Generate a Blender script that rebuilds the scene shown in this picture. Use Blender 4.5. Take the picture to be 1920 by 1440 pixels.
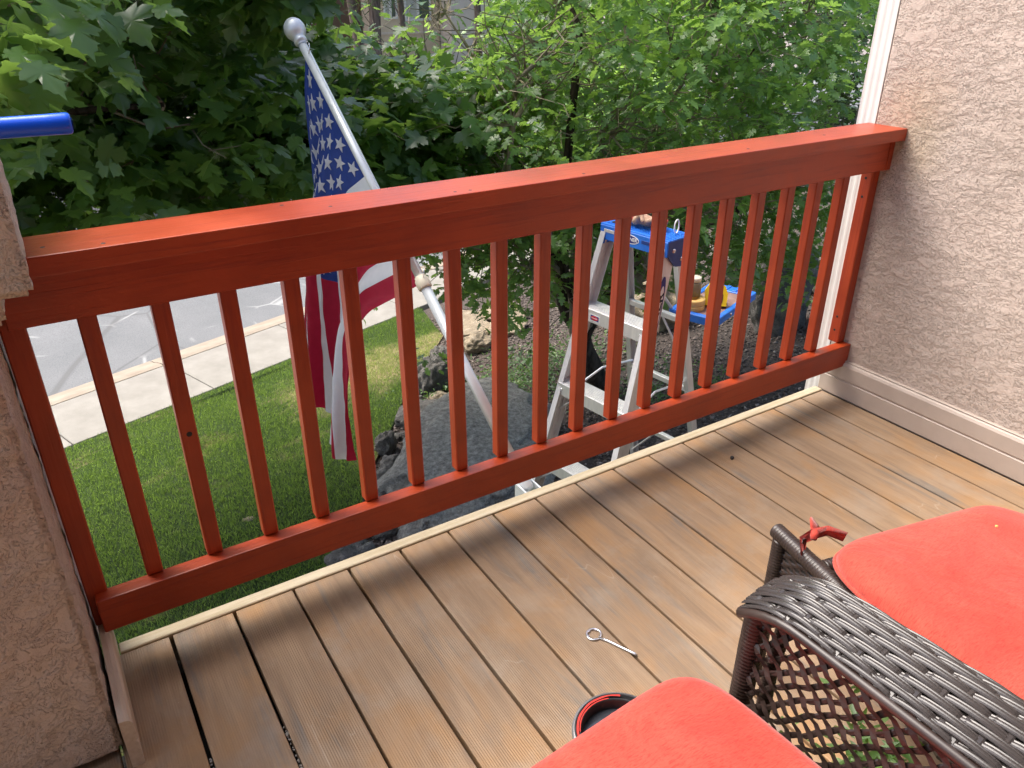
import bpy, bmesh, math, random
import numpy as np
from mathutils import Vector, Matrix, noise
R = math.radians
random.seed(7); rng = np.random.default_rng(7)
S = bpy.context.scene
for o in list(bpy.data.objects): bpy.data.objects.remove(o)
COL = S.collection

# ------------------------------------------------------------ camera
cam = bpy.data.cameras.new('camera'); camo = bpy.data.objects.new('camera', cam); COL.objects.link(camo)
camo.location = (0.163, -1.548, 1.3415)
camo.rotation_mode = 'XYZ'
camo.rotation_euler = (R(62.68), R(0.0), R(-32.14))
cam.sensor_width = 36.0; cam.lens = 1460.65 / 1920 * 36.0
cam.clip_start = 0.03; cam.clip_end = 400
S.camera = camo
# ------------------------------------------------------------ world, sun, exposure
SUN_DIR = Vector((-0.40, 0.52, 1.0)).normalized()      # towards the sun
elev = math.asin(SUN_DIR.z); azim = math.atan2(SUN_DIR.x, SUN_DIR.y)
w = bpy.data.worlds.new('World'); S.world = w; w.use_nodes = True
nt = w.node_tree; sky = nt.nodes.new('ShaderNodeTexSky'); sky.sky_type = 'NISHITA'; sky.sun_disc = False
sky.sun_elevation = elev; sky.sun_rotation = azim; sky.dust_density = 4.0; sky.air_density = 0.8; sky.ozone_density = 0.6
bg = nt.nodes['Background']; bg.inputs['Strength'].default_value = 0.105
nt.links.new(sky.outputs[0], bg.inputs['Color'])
sun = bpy.data.lights.new('sun', 'SUN'); sun.energy = 1.5; sun.angle = R(45); sun.color = (1, .96, .9)
suno = bpy.data.objects.new('sun', sun); COL.objects.link(suno)
suno.rotation_euler = (-SUN_DIR).to_track_quat('-Z', 'Y').to_euler(); suno.location = (0, 0, 12)
S.view_settings.view_transform = 'Standard'; S.view_settings.look = 'None'
S.view_settings.exposure = 1.92; S.view_settings.gamma = 1.0; S.view_settings.use_curve_mapping = False
S.render.engine = 'CYCLES'; S.cycles.max_bounces = 6; S.cycles.transparent_max_bounces = 8

# ------------------------------------------------------------ materials
def mat(name, base=(.5, .5, .5), rough=.6, metal=0.0, spec=.5):
    m = bpy.data.materials.new(name); m.use_nodes = True
    b = m.node_tree.nodes['Principled BSDF']
    b.inputs['Base Color'].default_value = (*base, 1); b.inputs['Roughness'].default_value = rough
    b.inputs['Metallic'].default_value = metal; b.inputs['Specular IOR Level'].default_value = spec
    m.diffuse_color = (*base, 1)
    return m
class NT:
    def __init__(s, m): s.t = m.node_tree; s.b = s.t.nodes['Principled BSDF']; s.L = s.t.links
    def n(s, typ, **k):
        nd = s.t.nodes.new('ShaderNode' + typ)
        for a, v in k.items():
            if a in nd.inputs.keys(): nd.inputs[a].default_value = v
            else: setattr(nd, a, v)
        return nd
    def coord(s, kind='Object', scale=(1, 1, 1), rot=(0, 0, 0), loc=(0, 0, 0)):
        c = s.n('TexCoord'); mp = s.n('Mapping'); mp.inputs['Scale'].default_value = scale
        mp.inputs['Rotation'].default_value = rot; mp.inputs['Location'].default_value = loc
        s.L.new(c.outputs[kind], mp.inputs['Vector']); return mp.outputs[0]
    def noise(s, vec, scale, detail=4, rough=.55, dist=0.0):
        nd = s.t.nodes.new('ShaderNodeTexNoise')
        nd.inputs['Scale'].default_value = scale; nd.inputs['Detail'].default_value = detail
        nd.inputs['Roughness'].default_value = rough; nd.inputs['Distortion'].default_value = dist
        s.L.new(vec, nd.inputs['Vector']); return nd.outputs['Fac']
    def ramp(s, fac, stops):
        r = s.n('ValToRGB'); e = r.color_ramp.elements
        while len(e) < len(stops): e.new(.5)
        for el, (p, c) in zip(e, stops):
            el.position = p; el.color = (*c, 1) if len(c) == 3 else c
        s.L.new(fac, r.inputs[0]); return r.outputs[0]
    def mix(s, a, b, f, typ='MIX'):
        m = s.n('MixRGB'); m.blend_type = typ
        for i, v in ((0, f), (1, a), (2, b)):
            if isinstance(v, (int, float)): m.inputs[i].default_value = v
            elif isinstance(v, tuple): m.inputs[i].default_value = (*v, 1)
            else: s.L.new(v, m.inputs[i])
        return m.outputs[0]
    def math(s, op, a, b=0.0, c=None):
        m = s.n('Math'); m.operation = op
        for i, v in ((0, a), (1, b)) + (((2, c),) if c is not None else ()):
            if isinstance(v, (int, float)): m.inputs[i].default_value = v
            else: s.L.new(v, m.inputs[i])
        return m.outputs[0]
    def bump(s, h, dist=.002, strength=1.0, normal=None):
        b = s.n('Bump'); b.inputs['Distance'].default_value = dist; b.inputs['Strength'].default_value = strength
        s.L.new(h, b.inputs['Height'])
        if normal is not None: s.L.new(normal, b.inputs['Normal'])
        return b.outputs[0]
    def out(s, color=None, normal=None, rough=None):
        if color is not None: s.L.new(color, s.b.inputs['Base Color'])
        if normal is not None: s.L.new(normal, s.b.inputs['Normal'])
        if rough is not None: s.L.new(rough, s.b.inputs['Roughness'])
G3 = lambda v: (v, v, v)

def red_paint(axis):
    m = mat('red_brown_paint_' + 'xyz'[axis], (.35, .03, .01), .4); t = NT(m)
    sc = [26, 26, 26]; sc[axis] = 1.3
    v = t.coord(scale=tuple(sc)); g = t.noise(v, 3.0, 6, .6, .6)
    v2 = t.coord(); n2 = t.noise(v2, 5, 3); n3 = t.noise(v2, 90, 2)
    c = t.ramp(n2, [(.3, (.295, .031, .0045)), (.7, (.425, .053, .009))])
    c = t.mix(c, (.24, .020, .006), t.ramp(g, [(.52, G3(0)), (.70, G3(.75))]))
    vor = t.n('TexVoronoi'); vor.inputs['Scale'].default_value = 3.1; t.L.new(t.coord(), vor.inputs['Vector'])
    knot = t.ramp(vor.outputs['Distance'], [(.018, G3(.75)), (.03, G3(0))])
    c = t.mix(c, (.05, .008, .006), knot)
    h = t.math('ADD', t.math('MULTIPLY', g, .7), t.math('MULTIPLY', n3, .12))
    t.out(c, t.bump(h, .0028, .75), t.ramp(n2, [(.3, G3(.34)), (.7, G3(.48))]))
    t.b.inputs['Coat Weight'].default_value = .22; t.b.inputs['Coat Roughness'].default_value = .38
    return m
RED = [red_paint(i) for i in range(3)]

def deck_mat():
    m = mat('composite_board', (.3, .2, .13), .62); t = NT(m)
    inf = t.n('ObjectInfo'); off = t.n('VectorMath'); off.operation = 'ADD'
    tc = t.n('TexCoord'); sc = t.n('VectorMath'); sc.operation = 'SCALE'
    comb = t.n('CombineXYZ'); t.L.new(inf.outputs['Random'], comb.inputs[0]); t.L.new(inf.outputs['Random'], comb.inputs[1])
    t.L.new(comb.outputs[0], sc.inputs[0]); sc.inputs['Scale'].default_value = 37
    t.L.new(tc.outputs['Object'], off.inputs[0]); t.L.new(sc.outputs[0], off.inputs[1])
    def mp(s):
        q = t.n('Mapping'); q.inputs['Scale'].default_value = s; t.L.new(off.outputs[0], q.inputs['Vector']); return q.outputs[0]
    streak = t.noise(mp((16, 1.7, 1)), 1.6, 5, .6, .5)
    grey = t.noise(mp((12, 1.1, 1)), 1.7, 4, .6, .8)
    orange = t.noise(mp((5, 3.0, 1)), 1.3, 4, .6, .3)
    blot = t.noise(mp((1, 1, 1)), 5.5, 5, .65, .2)
    fine = t.noise(mp((150, 5, 1)), 1.6, 3, .6, .1)
    c = t.ramp(streak, [(.28, (.225, .148, .090)), (.5, (.310, .205, .122)), (.72, (.385, .262, .160))])
    c = t.mix(c, (.165, .155, .14), t.ramp(grey, [(.55, G3(0)), (.70, G3(.75))]))
    c = t.mix(c, (.39, .215, .088), t.ramp(orange, [(.48, G3(0)), (.68, G3(.75))]))
    c = t.mix(c, (.42, .36, .29), t.ramp(blot, [(.50, G3(0)), (.75, G3(.45))]))
    c = t.mix(c, G3(.4), t.ramp(fine, [(.3, G3(.20)), (.7, G3(0))]), 'MULTIPLY')
    scr = t.n('TexVoronoi'); scr.feature = 'DISTANCE_TO_EDGE'; scr.inputs['Scale'].default_value = 3.2; scr.inputs['Randomness'].default_value = 1
    wv2 = t.mix(mp((1, 1, 1)), t.n('TexNoise', Scale=1.6).outputs['Color'], .35); t.L.new(wv2, scr.inputs['Vector'])
    sg = t.ramp(t.noise(mp((1, 1, 1)), 3.1, 2), [(.56, G3(0)), (.64, G3(1))])
    c = t.mix(c, (.55, .48, .39), t.mix(G3(0), t.ramp(scr.outputs['Distance'], [(.002, G3(.35)), (.005, G3(0))]), sg))
    sp = t.noise(mp((1, 1, 1)), 160, 2, .5)
    c = t.mix(c, (.6, .55, .48), t.ramp(sp, [(.78, G3(0)), (.82, G3(.6))]))
    wv = t.n('TexWave'); wv.wave_type = 'BANDS'; wv.bands_direction = 'X'
    wv.inputs['Scale'].default_value = 64; wv.inputs['Distortion'].default_value = .6; wv.inputs['Detail'].default_value = 2
    t.L.new(mp((1, .15, 1)), wv.inputs['Vector'])
    worn = t.ramp(t.noise(mp((1, 1, 1)), 2.4, 2), [(.35, G3(.25)), (.62, G3(1))])
    h = t.math('ADD', t.math('MULTIPLY', t.math('MULTIPLY', wv.outputs['Fac'], worn), .6), t.math('MULTIPLY', fine, .8))
    t.out(c, t.bump(h, .0013, .8), t.ramp(blot, [(.3, G3(.5)), (.7, G3(.68))]))
    return m
DECK = deck_mat()

def stucco(name, c1, c2, dist=.006, stretch=(1, .75, 1.25), stain=None):
    m = mat(name, c1, .88, spec=.25); t = NT(m)
    v = t.coord(scale=stretch)
    w1 = t.noise(v, 7, 3, .6, .5)
    w2 = t.noise(v, 27, 7, .66, .35)
    w3 = t.noise(v, 160, 3, .6, 0)
    comb = t.math('ADD', t.math('MULTIPLY', w1, .36), t.math('MULTIPLY', w2, .64))
    ter = t.ramp(comb, [(.43, G3(0)), (.438, G3(.30)), (.486, G3(.34)), (.494, G3(.66)), (.545, G3(.70)), (.553, G3(1)), (.70, G3(1))])
    h = t.math('ADD', t.math('MULTIPLY', ter, 1.25), t.math('MULTIPLY', w3, .12))
    w4 = t.noise(v, 62, 4, .62, .4); t4 = t.ramp(w4, [(.44, G3(0)), (.455, G3(.5)), (.54, G3(.55)), (.555, G3(1))])
    gate4 = t.ramp(t.noise(v, 5, 2), [(.38, G3(.15)), (.52, G3(1))])
    h = t.math('ADD', h, t.math('MULTIPLY', t.math('MULTIPLY', t4, gate4), .28))
    h = t.math('ADD', h, t.math('MULTIPLY', w2, .3))
    big = t.noise(t.coord(), 2.2, 4, .6)
    c = t.ramp(big, [(.3, c1), (.7, c2)])
    c = t.mix(c, G3(.8), t.ramp(w3, [(.3, G3(.25)), (.5, G3(0))]), 'MULTIPLY')
    if stain:
        for (p, r, col, k) in stain:
            g = t.n('NewGeometry'); d = t.n('VectorMath'); d.operation = 'DISTANCE'
            t.L.new(g.outputs['Position'], d.inputs[0]); d.inputs[1].default_value = p
            dd = t.math('ADD', d.outputs['Value'], t.math('MULTIPLY', t.math('SUBTRACT', w2, .5), r * .9))
            c = t.mix(c, col, t.ramp(t.math('DIVIDE', dd, r), [(.25, G3(k)), (1.0, G3(0))]))
    t.out(c, t.bump(h, dist, 1.0))
    return m
STUCCO = stucco('pink_tan_stucco', (.57, .465, .395), (.65, .545, .475), .0105,
                stain=[((2.514, -.10, .985), .16, (.50, .36, .22), .4), ((2.514, -.13, .86), .12, (.48, .38, .24), .4)])
STUCCO_P = stucco('pillar_stucco', (.50, .385, .325), (.62, .505, .41), .007, (1, 1, 1))
STUCCO_CAP = stucco('pillar_cap_stucco', (.50, .44, .36), (.62, .55, .46), .006, (1, 1, 1))
def simple_noise(name, c1, c2, scale, rough=.7, bdist=0, bscale=60, metal=0, stretch=(1, 1, 1), detail=5, spec=.5):
    m = mat(name, c1, rough, metal, spec); t = NT(m); v = t.coord(scale=stretch)
    n = t.noise(v, scale, detail, .6)
    t.out(t.ramp(n, [(.32, c1), (.68, c2)]), t.bump(t.noise(v, bscale, 4, .6), bdist, 1) if bdist else None)
    return m
TRIM = simple_noise('tan_trim_paint', (.44, .365, .31), (.50, .42, .36), 9, .45, .0006, 40)
SCRAP = simple_noise('raw_trim_board', (.50, .37, .26), (.62, .50, .38), 6, .6, .0015, 50, stretch=(12, 1, 12))
STRIP = simple_noise('pale_wood_strip', (.42, .34, .21), (.58, .50, .36), 5, .6, .0012, 40, stretch=(1.2, 14, 14))
WHITE = simple_noise('white_downspout_enamel', (.74, .72, .68), (.82, .80, .76), 5, .35)
DARK = mat('dark_underside', (.03, .026, .022), .9)
ALU = simple_noise('brushed_aluminium', (.66, .66, .66), (.80, .79, .77), 6, .40, .0004, 120, .55, (8, 8, 1))
GALV = simple_noise('galvanised_pole', (.62, .66, .68), (.76, .79, .80), 8, .38, .0003, 60, .35)
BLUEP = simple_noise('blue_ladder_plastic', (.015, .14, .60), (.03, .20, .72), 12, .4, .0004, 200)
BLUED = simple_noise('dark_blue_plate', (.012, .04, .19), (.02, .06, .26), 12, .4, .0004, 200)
HANDLE = mat('blue_handle_plastic', (.004, .10, .80), .28)
INK = mat('navy_print', (.02, .02, .18), .5)
BLACKINK = mat('black_print', (.01, .01, .015), .5)
WPRINT = mat('white_print', (.8, .8, .8), .5)
REDPRINT = mat('red_print', (.6, .02, .03), .5)
STEEL = mat('bright_steel', (.72, .72, .74), .25, .9)
YELLOW = mat('yellow_plastic', (.75, .52, .02), .4)
BLACKP = mat('black_rubber', (.02, .02, .022), .6)
TAPEM = simple_noise('masking_tape', (.60, .36, .10), (.72, .48, .16), 30, .6)
JAR = mat('brown_jar', (.19, .15, .09), .25)
IVORY = mat('ivory_plastic', (.70, .64, .48), .5)

def fabric():
    m = mat('coral_red_fabric', (.70, .085, .05), .85, spec=.2); t = NT(m); v = t.coord()
    n1 = t.noise(v, 7, 5, .65, .6); n2 = t.noise(t.coord(scale=(1, 6, 1)), 90, 3, .7)
    c = t.ramp(n1, [(.3, (.46, .040, .026)), (.7, (.56, .080, .052))])
    c = t.mix(c, (.33, .024, .018), t.ramp(n2, [(.34, G3(.75)), (.52, G3(0))]))
    b = t.bump(t.noise(v, 700, 2, .6), .0006, .6)
    t.out(c, t.bump(n1, .02, .35, b))
    t.b.inputs['Sheen Weight'].default_value = .25
    return m
FABRIC = fabric()
def wicker():
    m = mat('dark_brown_resin_wicker', (.05, .036, .032), .36); t = NT(m)
    n = t.noise(t.coord(), 14, 3)
    c = t.ramp(n, [(.3, (.020, .013, .011)), (.7, (.050, .034, .029))])
    t.out(c); return m
WICK = wicker()
WICKG = mat('sky_sheen_wicker', (.042, .036, .035), .24)  # greyer and smoother than the brown cane, for the sky's sheen on the arm
def asphalt():
    m = mat('worn_asphalt', (.2, .2, .2), .85); t = NT(m); v = t.coord()
    n = t.noise(v, 1.1, 6, .65); f = t.noise(v, 60, 3, .7)
    c = t.ramp(n, [(.3, (.135, .142, .146)), (.7, (.18, .184, .188))])
    c = t.mix(c, G3(.07), t.ramp(f, [(.25, G3(.8)), (.55, G3(0))]))
    vo = t.n('TexVoronoi'); vo.feature = 'DISTANCE_TO_EDGE'; vo.inputs['Scale'].default_value = .55
    wob = t.mix(v, t.n('TexNoise', Scale=2.2).outputs['Color'], .12)
    t.L.new(wob, vo.inputs['Vector'])
    c = t.mix(c, G3(.10), t.ramp(vo.outputs['Distance'], [(.004, G3(.8)), (.010, G3(0))]))
    li = t.n('TexVoronoi'); li.feature = 'DISTANCE_TO_EDGE'; li.inputs['Scale'].default_value = 1.7
    t.L.new(wob, li.inputs['Vector'])
    gate = t.ramp(t.noise(v, .8, 3), [(.52, G3(0)), (.6, G3(1))])
    k = t.mix(G3(0), t.ramp(li.outputs['Distance'], [(.01, G3(.4)), (.04, G3(0))]), gate)
    c = t.mix(c, (.5, .5, .48), k)
    t.out(c, t.bump(f, .004, .6)); return m
ASPH = asphalt()
CONC = simple_noise('pale_concrete', (.21, .195, .168), (.28, .262, .23), 3.5, .85, .002, 90)
CURB = simple_noise('tan_kerb_concrete', (.25, .20, .15), (.31, .26, .20), 4, .85, .002, 80)
GRAVEL = simple_noise('pinkish_gravel', (.13, .105, .09), (.36, .315, .28), 38, .9, .02, 30, detail=3)
def soil_mat():
    m = mat('mulch_soil', (.06, .045, .035), .95); t = NT(m); v = t.coord()
    n = t.noise(v, 45, 4, .7)
    c = t.ramp(n, [(.3, (.025, .020, .016)), (.55, (.075, .056, .046)), (.75, (.20, .16, .135))])
    t.out(c, t.bump(n, .02, .9)); return m
SOIL = soil_mat()
def lawn_mat():
    m = mat('lawn_turf', (.06, .1, .02), .95, spec=.1); t = NT(m); v = t.coord()
    n = t.noise(v, 60, 4, .7); b = t.noise(v, .9, 4, .6)
    c = t.ramp(n, [(.3, (.02, .038, .012)), (.7, (.06, .09, .03))])
    c = t.mix(c, (.22, .17, .07), t.ramp(b, [(.58, G3(0)), (.72, G3(.7))]))
    a = t.n('Attribute'); a.attribute_name = 'rnd'
    c = t.mix(c, (.26, .21, .11), t.ramp(a.outputs['Fac'], [(.5, G3(0)), (.8, G3(.9))]))
    t.out(c, t.bump(n, .02, .8)); return m
LAWN = lawn_mat()
FARLAWN = simple_noise('far_grass', (.06, .13, .025), (.12, .22, .05), 1.5, .95)
def attr_mat(name, stops, rough=.6, trans=0.0, attr='rnd', spec=.5, tcol=None, veins=False):
    m = mat(name, stops[0][1], rough, spec=spec); t = NT(m)
    a = t.n('Attribute'); a.attribute_name = attr
    c = t.ramp(a.outputs['Fac'], stops)
    if veins:
        uv = t.n('Attribute'); uv.attribute_name = 'vein'
        c = t.mix(c, (.16, .24, .09), t.ramp(uv.outputs['Fac'], [(.0, G3(.55)), (.16, G3(0))]))
    t.out(c)
    if trans:
        tr = t.n('BsdfTranslucent'); t.L.new(t.mix(c, tcol or (.50, .78, .12), .75), tr.inputs['Color'])
        mx = t.n('MixShader'); mx.inputs[0].default_value = trans
        t.L.new(t.b.outputs[0], mx.inputs[1]); t.L.new(tr.outputs[0], mx.inputs[2])
        t.L.new(mx.outputs[0], t.t.nodes['Material Output'].inputs['Surface'])
    return m
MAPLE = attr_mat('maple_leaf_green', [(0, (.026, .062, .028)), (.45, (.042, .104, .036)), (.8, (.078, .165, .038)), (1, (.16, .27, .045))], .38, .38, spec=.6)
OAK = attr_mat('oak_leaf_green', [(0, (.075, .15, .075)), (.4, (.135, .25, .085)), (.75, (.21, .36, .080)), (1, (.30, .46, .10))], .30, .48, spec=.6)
GCOV = attr_mat('ground_cover_green', [(0, (.02, .05, .015)), (.6, (.06, .13, .03)), (1, (.14, .23, .05))], .5, .2)
GRASS = attr_mat('grass_blade', [(0, (.022, .044, .016)), (.4, (.048, .078, .030)), (.60, (.110, .130, .055)), (.78, (.30, .26, .14)), (1, (.42, .36, .22))], .6, .3, spec=.2)
PEB = attr_mat('pebble_mix', [(0, (.04, .032, .027)), (.4, (.115, .088, .074)), (.75, (.23, .185, .16)), (.92, (.40, .34, .30)), (1, (.55, .5, .45))], .85)
FIR = attr_mat('far_foliage', [(0, (.02, .045, .018)), (1, (.05, .10, .035))], .7, .1)
def bark(name, c1, c2, sc):
    m = mat(name, c1, .95, spec=.15); t = NT(m); v = t.coord(scale=(1, 1, .22))
    n = t.noise(v, sc, 5, .7, .5)
    t.out(t.ramp(n, [(.35, c1), (.65, c2)]), t.bump(n, .03, 1)); return m
BARK = bark('dark_oak_bark', (.018, .014, .011), (.085, .066, .052), 22)
BARKP = bark('pine_bark', (.09, .065, .055), (.24, .19, .165), 8)
TWIG = simple_noise('twig_bark', (.14, .11, .075), (.36, .30, .22), 8, .8)
def rock_mat(name, c1, c2, c3, sc=7):
    m = mat(name, c1, .9, spec=.25); t = NT(m); v = t.coord()
    n = t.noise(v, sc, 8, .7); f = t.noise(v, 70, 4, .7)
    c = t.ramp(n, [(.3, c1), (.55, c2), (.75, c3)])
    c = t.mix(c, G3(.35), t.ramp(f, [(.3, G3(.7)), (.5, G3(0))]), 'MULTIPLY')
    t.out(c, t.bump(t.math('ADD', n, t.math('MULTIPLY', f, .6)), .045, 1.0)); return m
ROCKD = rock_mat('dark_granite', (.16, .15, .132), (.42, .40, .355), (.70, .66, .59), 24)
ROCKG = rock_mat('grey_lichen_rock', (.09, .085, .075), (.20, .185, .165), (.42, .40, .36), 11)
ROCKT = rock_mat('tan_rock', (.28, .22, .15), (.42, .34, .24), (.6, .53, .43), 8)
BWALL = simple_noise('beige_house_stucco', (.66, .54, .38), (.74, .61, .45), 3, .9, .01, 20)
BWALL2 = simple_noise('pink_house_stucco', (.70, .60, .50), (.76, .66, .56), 3, .9, .01, 20)
BBROWN = simple_noise('brown_house_siding', (.13, .085, .06), (.17, .115, .08), 3, .9)
GLASSD = mat('window_glass', (.12, .14, .13), .12)
BLIND = simple_noise('pale_window_blind', (.46, .46, .40), (.54, .54, .48), 2, .6, stretch=(1, 1, 20))
ROOFM = simple_noise('brown_roof', (.16, .10, .07), (.24, .16, .12), 6, .9)
def cloth_mat(name, c1, c2):
    m = simple_noise(name, c1, c2, 30, .55); t = NT(m)
    tr = t.n('BsdfTranslucent'); tr.inputs['Color'].default_value = (*[min(1, v * 1.3) for v in c2], 1)
    mx = t.n('MixShader'); mx.inputs[0].default_value = .4
    t.L.new(t.b.outputs[0], mx.inputs[1]); t.L.new(tr.outputs[0], mx.inputs[2]); t.L.new(mx.outputs[0], t.t.nodes['Material Output'].inputs['Surface'])
    return m
FRED = cloth_mat('flag_red_nylon', (.36, .005, .030), (.45, .010, .045))
FWHITE = cloth_mat('flag_white_nylon', (.70, .72, .76), (.80, .81, .84))
FBLUE = cloth_mat('flag_blue_nylon', (.014, .036, .19), (.022, .055, .26))
CANVAS = mat('flag_heading_canvas', (.72, .74, .76), .7)
GLOVEM = simple_noise('tan_glove_leather', (.34, .20, .12), (.55, .38, .27), 40, .8, .002, 60)
GLOVER = simple_noise('red_glove_cloth', (.42, .06, .05), (.5, .12, .10), 40, .9)
PAINTSPILL = mat('wet_red_paint', (.50, .035, .018), .18)

# ------------------------------------------------------------ object helpers
def wloc(o):
    v = Vector((0, 0, 0))
    while o is not None: v += o.location; o = o.parent
    return v
def mkmesh(name, V, F, mats, midx=None, smooth=False, attrs=None, off=(0, 0, 0)):
    me = bpy.data.meshes.new(name)
    V = np.asarray(V, np.float32).reshape(-1, 3) - np.asarray(off, np.float32)
    if isinstance(F, np.ndarray):
        k = F.shape[1]; nf = len(F)
        me.vertices.add(len(V)); me.vertices.foreach_set('co', V.ravel())
        me.loops.add(nf * k); me.loops.foreach_set('vertex_index', F.astype(np.int32).ravel())
        me.polygons.add(nf); me.polygons.foreach_set('loop_start', np.arange(nf, dtype=np.int32) * k)
        me.polygons.foreach_set('loop_total', np.full(nf, k, np.int32)); me.update(calc_edges=True)
    else:
        me.from_pydata([tuple(map(float, v)) for v in V], [], F); me.update()
    for m in (mats if isinstance(mats, (list, tuple)) else [mats]): me.materials.append(m)
    if midx is not None: me.polygons.foreach_set('material_index', np.asarray(midx, np.int32))
    if smooth: me.polygons.foreach_set('use_smooth', np.ones(len(me.polygons), bool))
    if attrs:
        for k, a in attrs.items():
            at = me.attributes.new(k, 'FLOAT', 'POINT'); at.data.foreach_set('value', np.asarray(a, np.float32))
    return me
def link(name, me, parent=None, loc=None):
    o = bpy.data.objects.new(name, me); COL.objects.link(o)
    if parent is not None: o.parent = parent
    if loc is not None: o.location = loc
    return o
def part(name, VF, mats, parent=None, smooth=False, midx=None, attrs=None, label=None, kind=None):
    off = wloc(parent) if parent is not None else Vector((0, 0, 0))
    o = link(name, mkmesh(name, VF[0], VF[1], mats, midx, smooth, attrs, off), parent)
    if label: o['label'] = label
    if kind: o['kind'] = kind
    return o
def thing(name, loc, label, cat, group=None):
    o = bpy.data.objects.new(name, None); COL.objects.link(o); o.location = loc; o.empty_display_size = .1
    o['label'] = label; o['category'] = cat
    if group: o['group'] = group
    return o
def solo(name, VF, mats, label, cat, group=None, smooth=False, loc=None, attrs=None, midx=None):
    V = np.asarray(VF[0], float); 
    if loc is None: c = V.mean(0); loc = (c[0], c[1], V[:, 2].min())
    o = link(name, mkmesh(name, V, VF[1], mats, midx, smooth, attrs, loc), None, loc)
    o['label'] = label; o['category'] = cat
    if group: o['group'] = group
    return o
def struct(name, VF=None, mats=None, loc=(0, 0, 0), smooth=False, attrs=None):
    if VF is None:
        o = bpy.data.objects.new(name, None); COL.objects.link(o); o.location = loc
    else: o = link(name, mkmesh(name, VF[0], VF[1], mats, None, smooth, attrs, loc), None, loc)
    o['kind'] = 'structure'; return o
def join(*L):
    V = []; F = []
    for v, f in L:
        n = len(V); V += [tuple(map(float, p)) for p in v]; F += [tuple(int(i) + n for i in q) for q in f]
    return V, F
def box(x0, x1, y0, y1, z0, z1, bev=0.0, seg=1):
    bm = bmesh.new(); bmesh.ops.create_cube(bm, size=1)
    for v in bm.verts: v.co = Vector(((x0 + x1) / 2 + v.co.x * (x1 - x0), (y0 + y1) / 2 + v.co.y * (y1 - y0), (z0 + z1) / 2 + v.co.z * (z1 - z0)))
    if bev: bmesh.ops.bevel(bm, geom=bm.edges[:] , offset=bev, segments=seg, affect='EDGES', profile=.6)
    bm.verts.index_update(); V = [tuple(v.co) for v in bm.verts]; F = [tuple(v.index for v in f.verts) for f in bm.faces]; bm.free()
    return V, F
def xf(VF, M):
    return [tuple(M @ Vector(v)) for v in VF[0]], VF[1]
def frame(O, X, Y, Z):
    M = Matrix.Identity(4)
    for i, a in enumerate((X, Y, Z)):
        for r in range(3): M[r][i] = a[r]
    for r in range(3): M[r][3] = O[r]
    return M
def tube(pts, rad, n=8, cap=True, squash=None):
    P = [Vector(p) for p in pts]; m = len(P); rads = rad if isinstance(rad, (list, tuple, np.ndarray)) else [rad] * m
    V = []; F = []; up = None
    for i, p in enumerate(P):
        d = (P[min(i + 1, m - 1)] - P[max(i - 1, 0)]).normalized()
        if up is None: up = Vector((0, 0, 1)) if abs(d.z) < .9 else Vector((1, 0, 0))
        a = d.cross(up).normalized(); b = a.cross(d).normalized(); up = b
        for k in range(n):
            t = 2 * math.pi * k / n
            V.append(p + (a * math.cos(t) + b * math.sin(t) * (squash or 1)) * rads[i])
    for i in range(m - 1):
        for k in range(n):
            F.append((i * n + k, i * n + (k + 1) % n, (i + 1) * n + (k + 1) % n, (i + 1) * n + k))
    if cap: F.append(tuple(range(n))[::-1]); F.append(tuple((m - 1) * n + k for k in range(n)))
    return V, F
def lathe(prof, n=24, O=(0, 0, 0), cap=False):
    V = []; F = []
    for r, z in prof:
        for k in range(n):
            t = 2 * math.pi * k / n; V.append((O[0] + r * math.cos(t), O[1] + r * math.sin(t), O[2] + z))
    for i in range(len(prof) - 1):
        for k in range(n): F.append((i * n + k, i * n + (k + 1) % n, (i + 1) * n + (k + 1) % n, (i + 1) * n + k))
    if cap: F.append(tuple(range(n))[::-1]); F.append(tuple((len(prof) - 1) * n + k for k in range(n)))
    return V, F
def ribbon(pts, width_dir, w, thick=.0012, normals=None):
    """flat strip with thickness following pts; width_dir vector or list."""
    V = []; F = []; m = len(pts); P = [Vector(p) for p in pts]
    for i, p in enumerate(P):
        d = (P[min(i + 1, m - 1)] - P[max(i - 1, 0)]).normalized()
        wd = Vector(width_dir[i] if isinstance(width_dir, list) else width_dir); wd = (wd - d * wd.dot(d)).normalized()
        nn = d.cross(wd).normalized()
        for a, b in ((-1, -.3), (-.5, 1), (.5, 1), (1, -.3)):      # a domed strip
            V.append(p + wd * a * w / 2 + nn * b * thick / 2)
    for i in range(m - 1):
        for k in range(4): F.append((i * 4 + k, i * 4 + (k + 1) % 4, (i + 1) * 4 + (k + 1) % 4, (i + 1) * 4 + k))
    F.append((3, 2, 1, 0)); F.append(tuple((m - 1) * 4 + k for k in range(4)))
    return V, F
def ridged(pts, width_dir, w, thick=.002):
    V = []; F = []; m = len(pts); P = [Vector(p) for p in pts]
    pr = ((-1, -.5), (-.92, .5), (-.62, 1), (-.42, .35), (-.15, 1), (.15, 1), (.42, .35), (.62, 1), (.92, .5), (1, -.5))
    n = len(pr)
    for i, p in enumerate(P):
        d = (P[min(i + 1, m - 1)] - P[max(i - 1, 0)]).normalized(); wd = Vector(width_dir); wd = (wd - d * wd.dot(d)).normalized(); nn = d.cross(wd).normalized()
        if nn.z < 0: nn = -nn
        for a, b in pr: V.append(p + wd * a * w / 2 + nn * b * thick / 2)
    for i in range(m - 1):
        for k in range(n): F.append((i * n + k, i * n + (k + 1) % n, (i + 1) * n + (k + 1) % n, (i + 1) * n + k))
    return V, F
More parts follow.
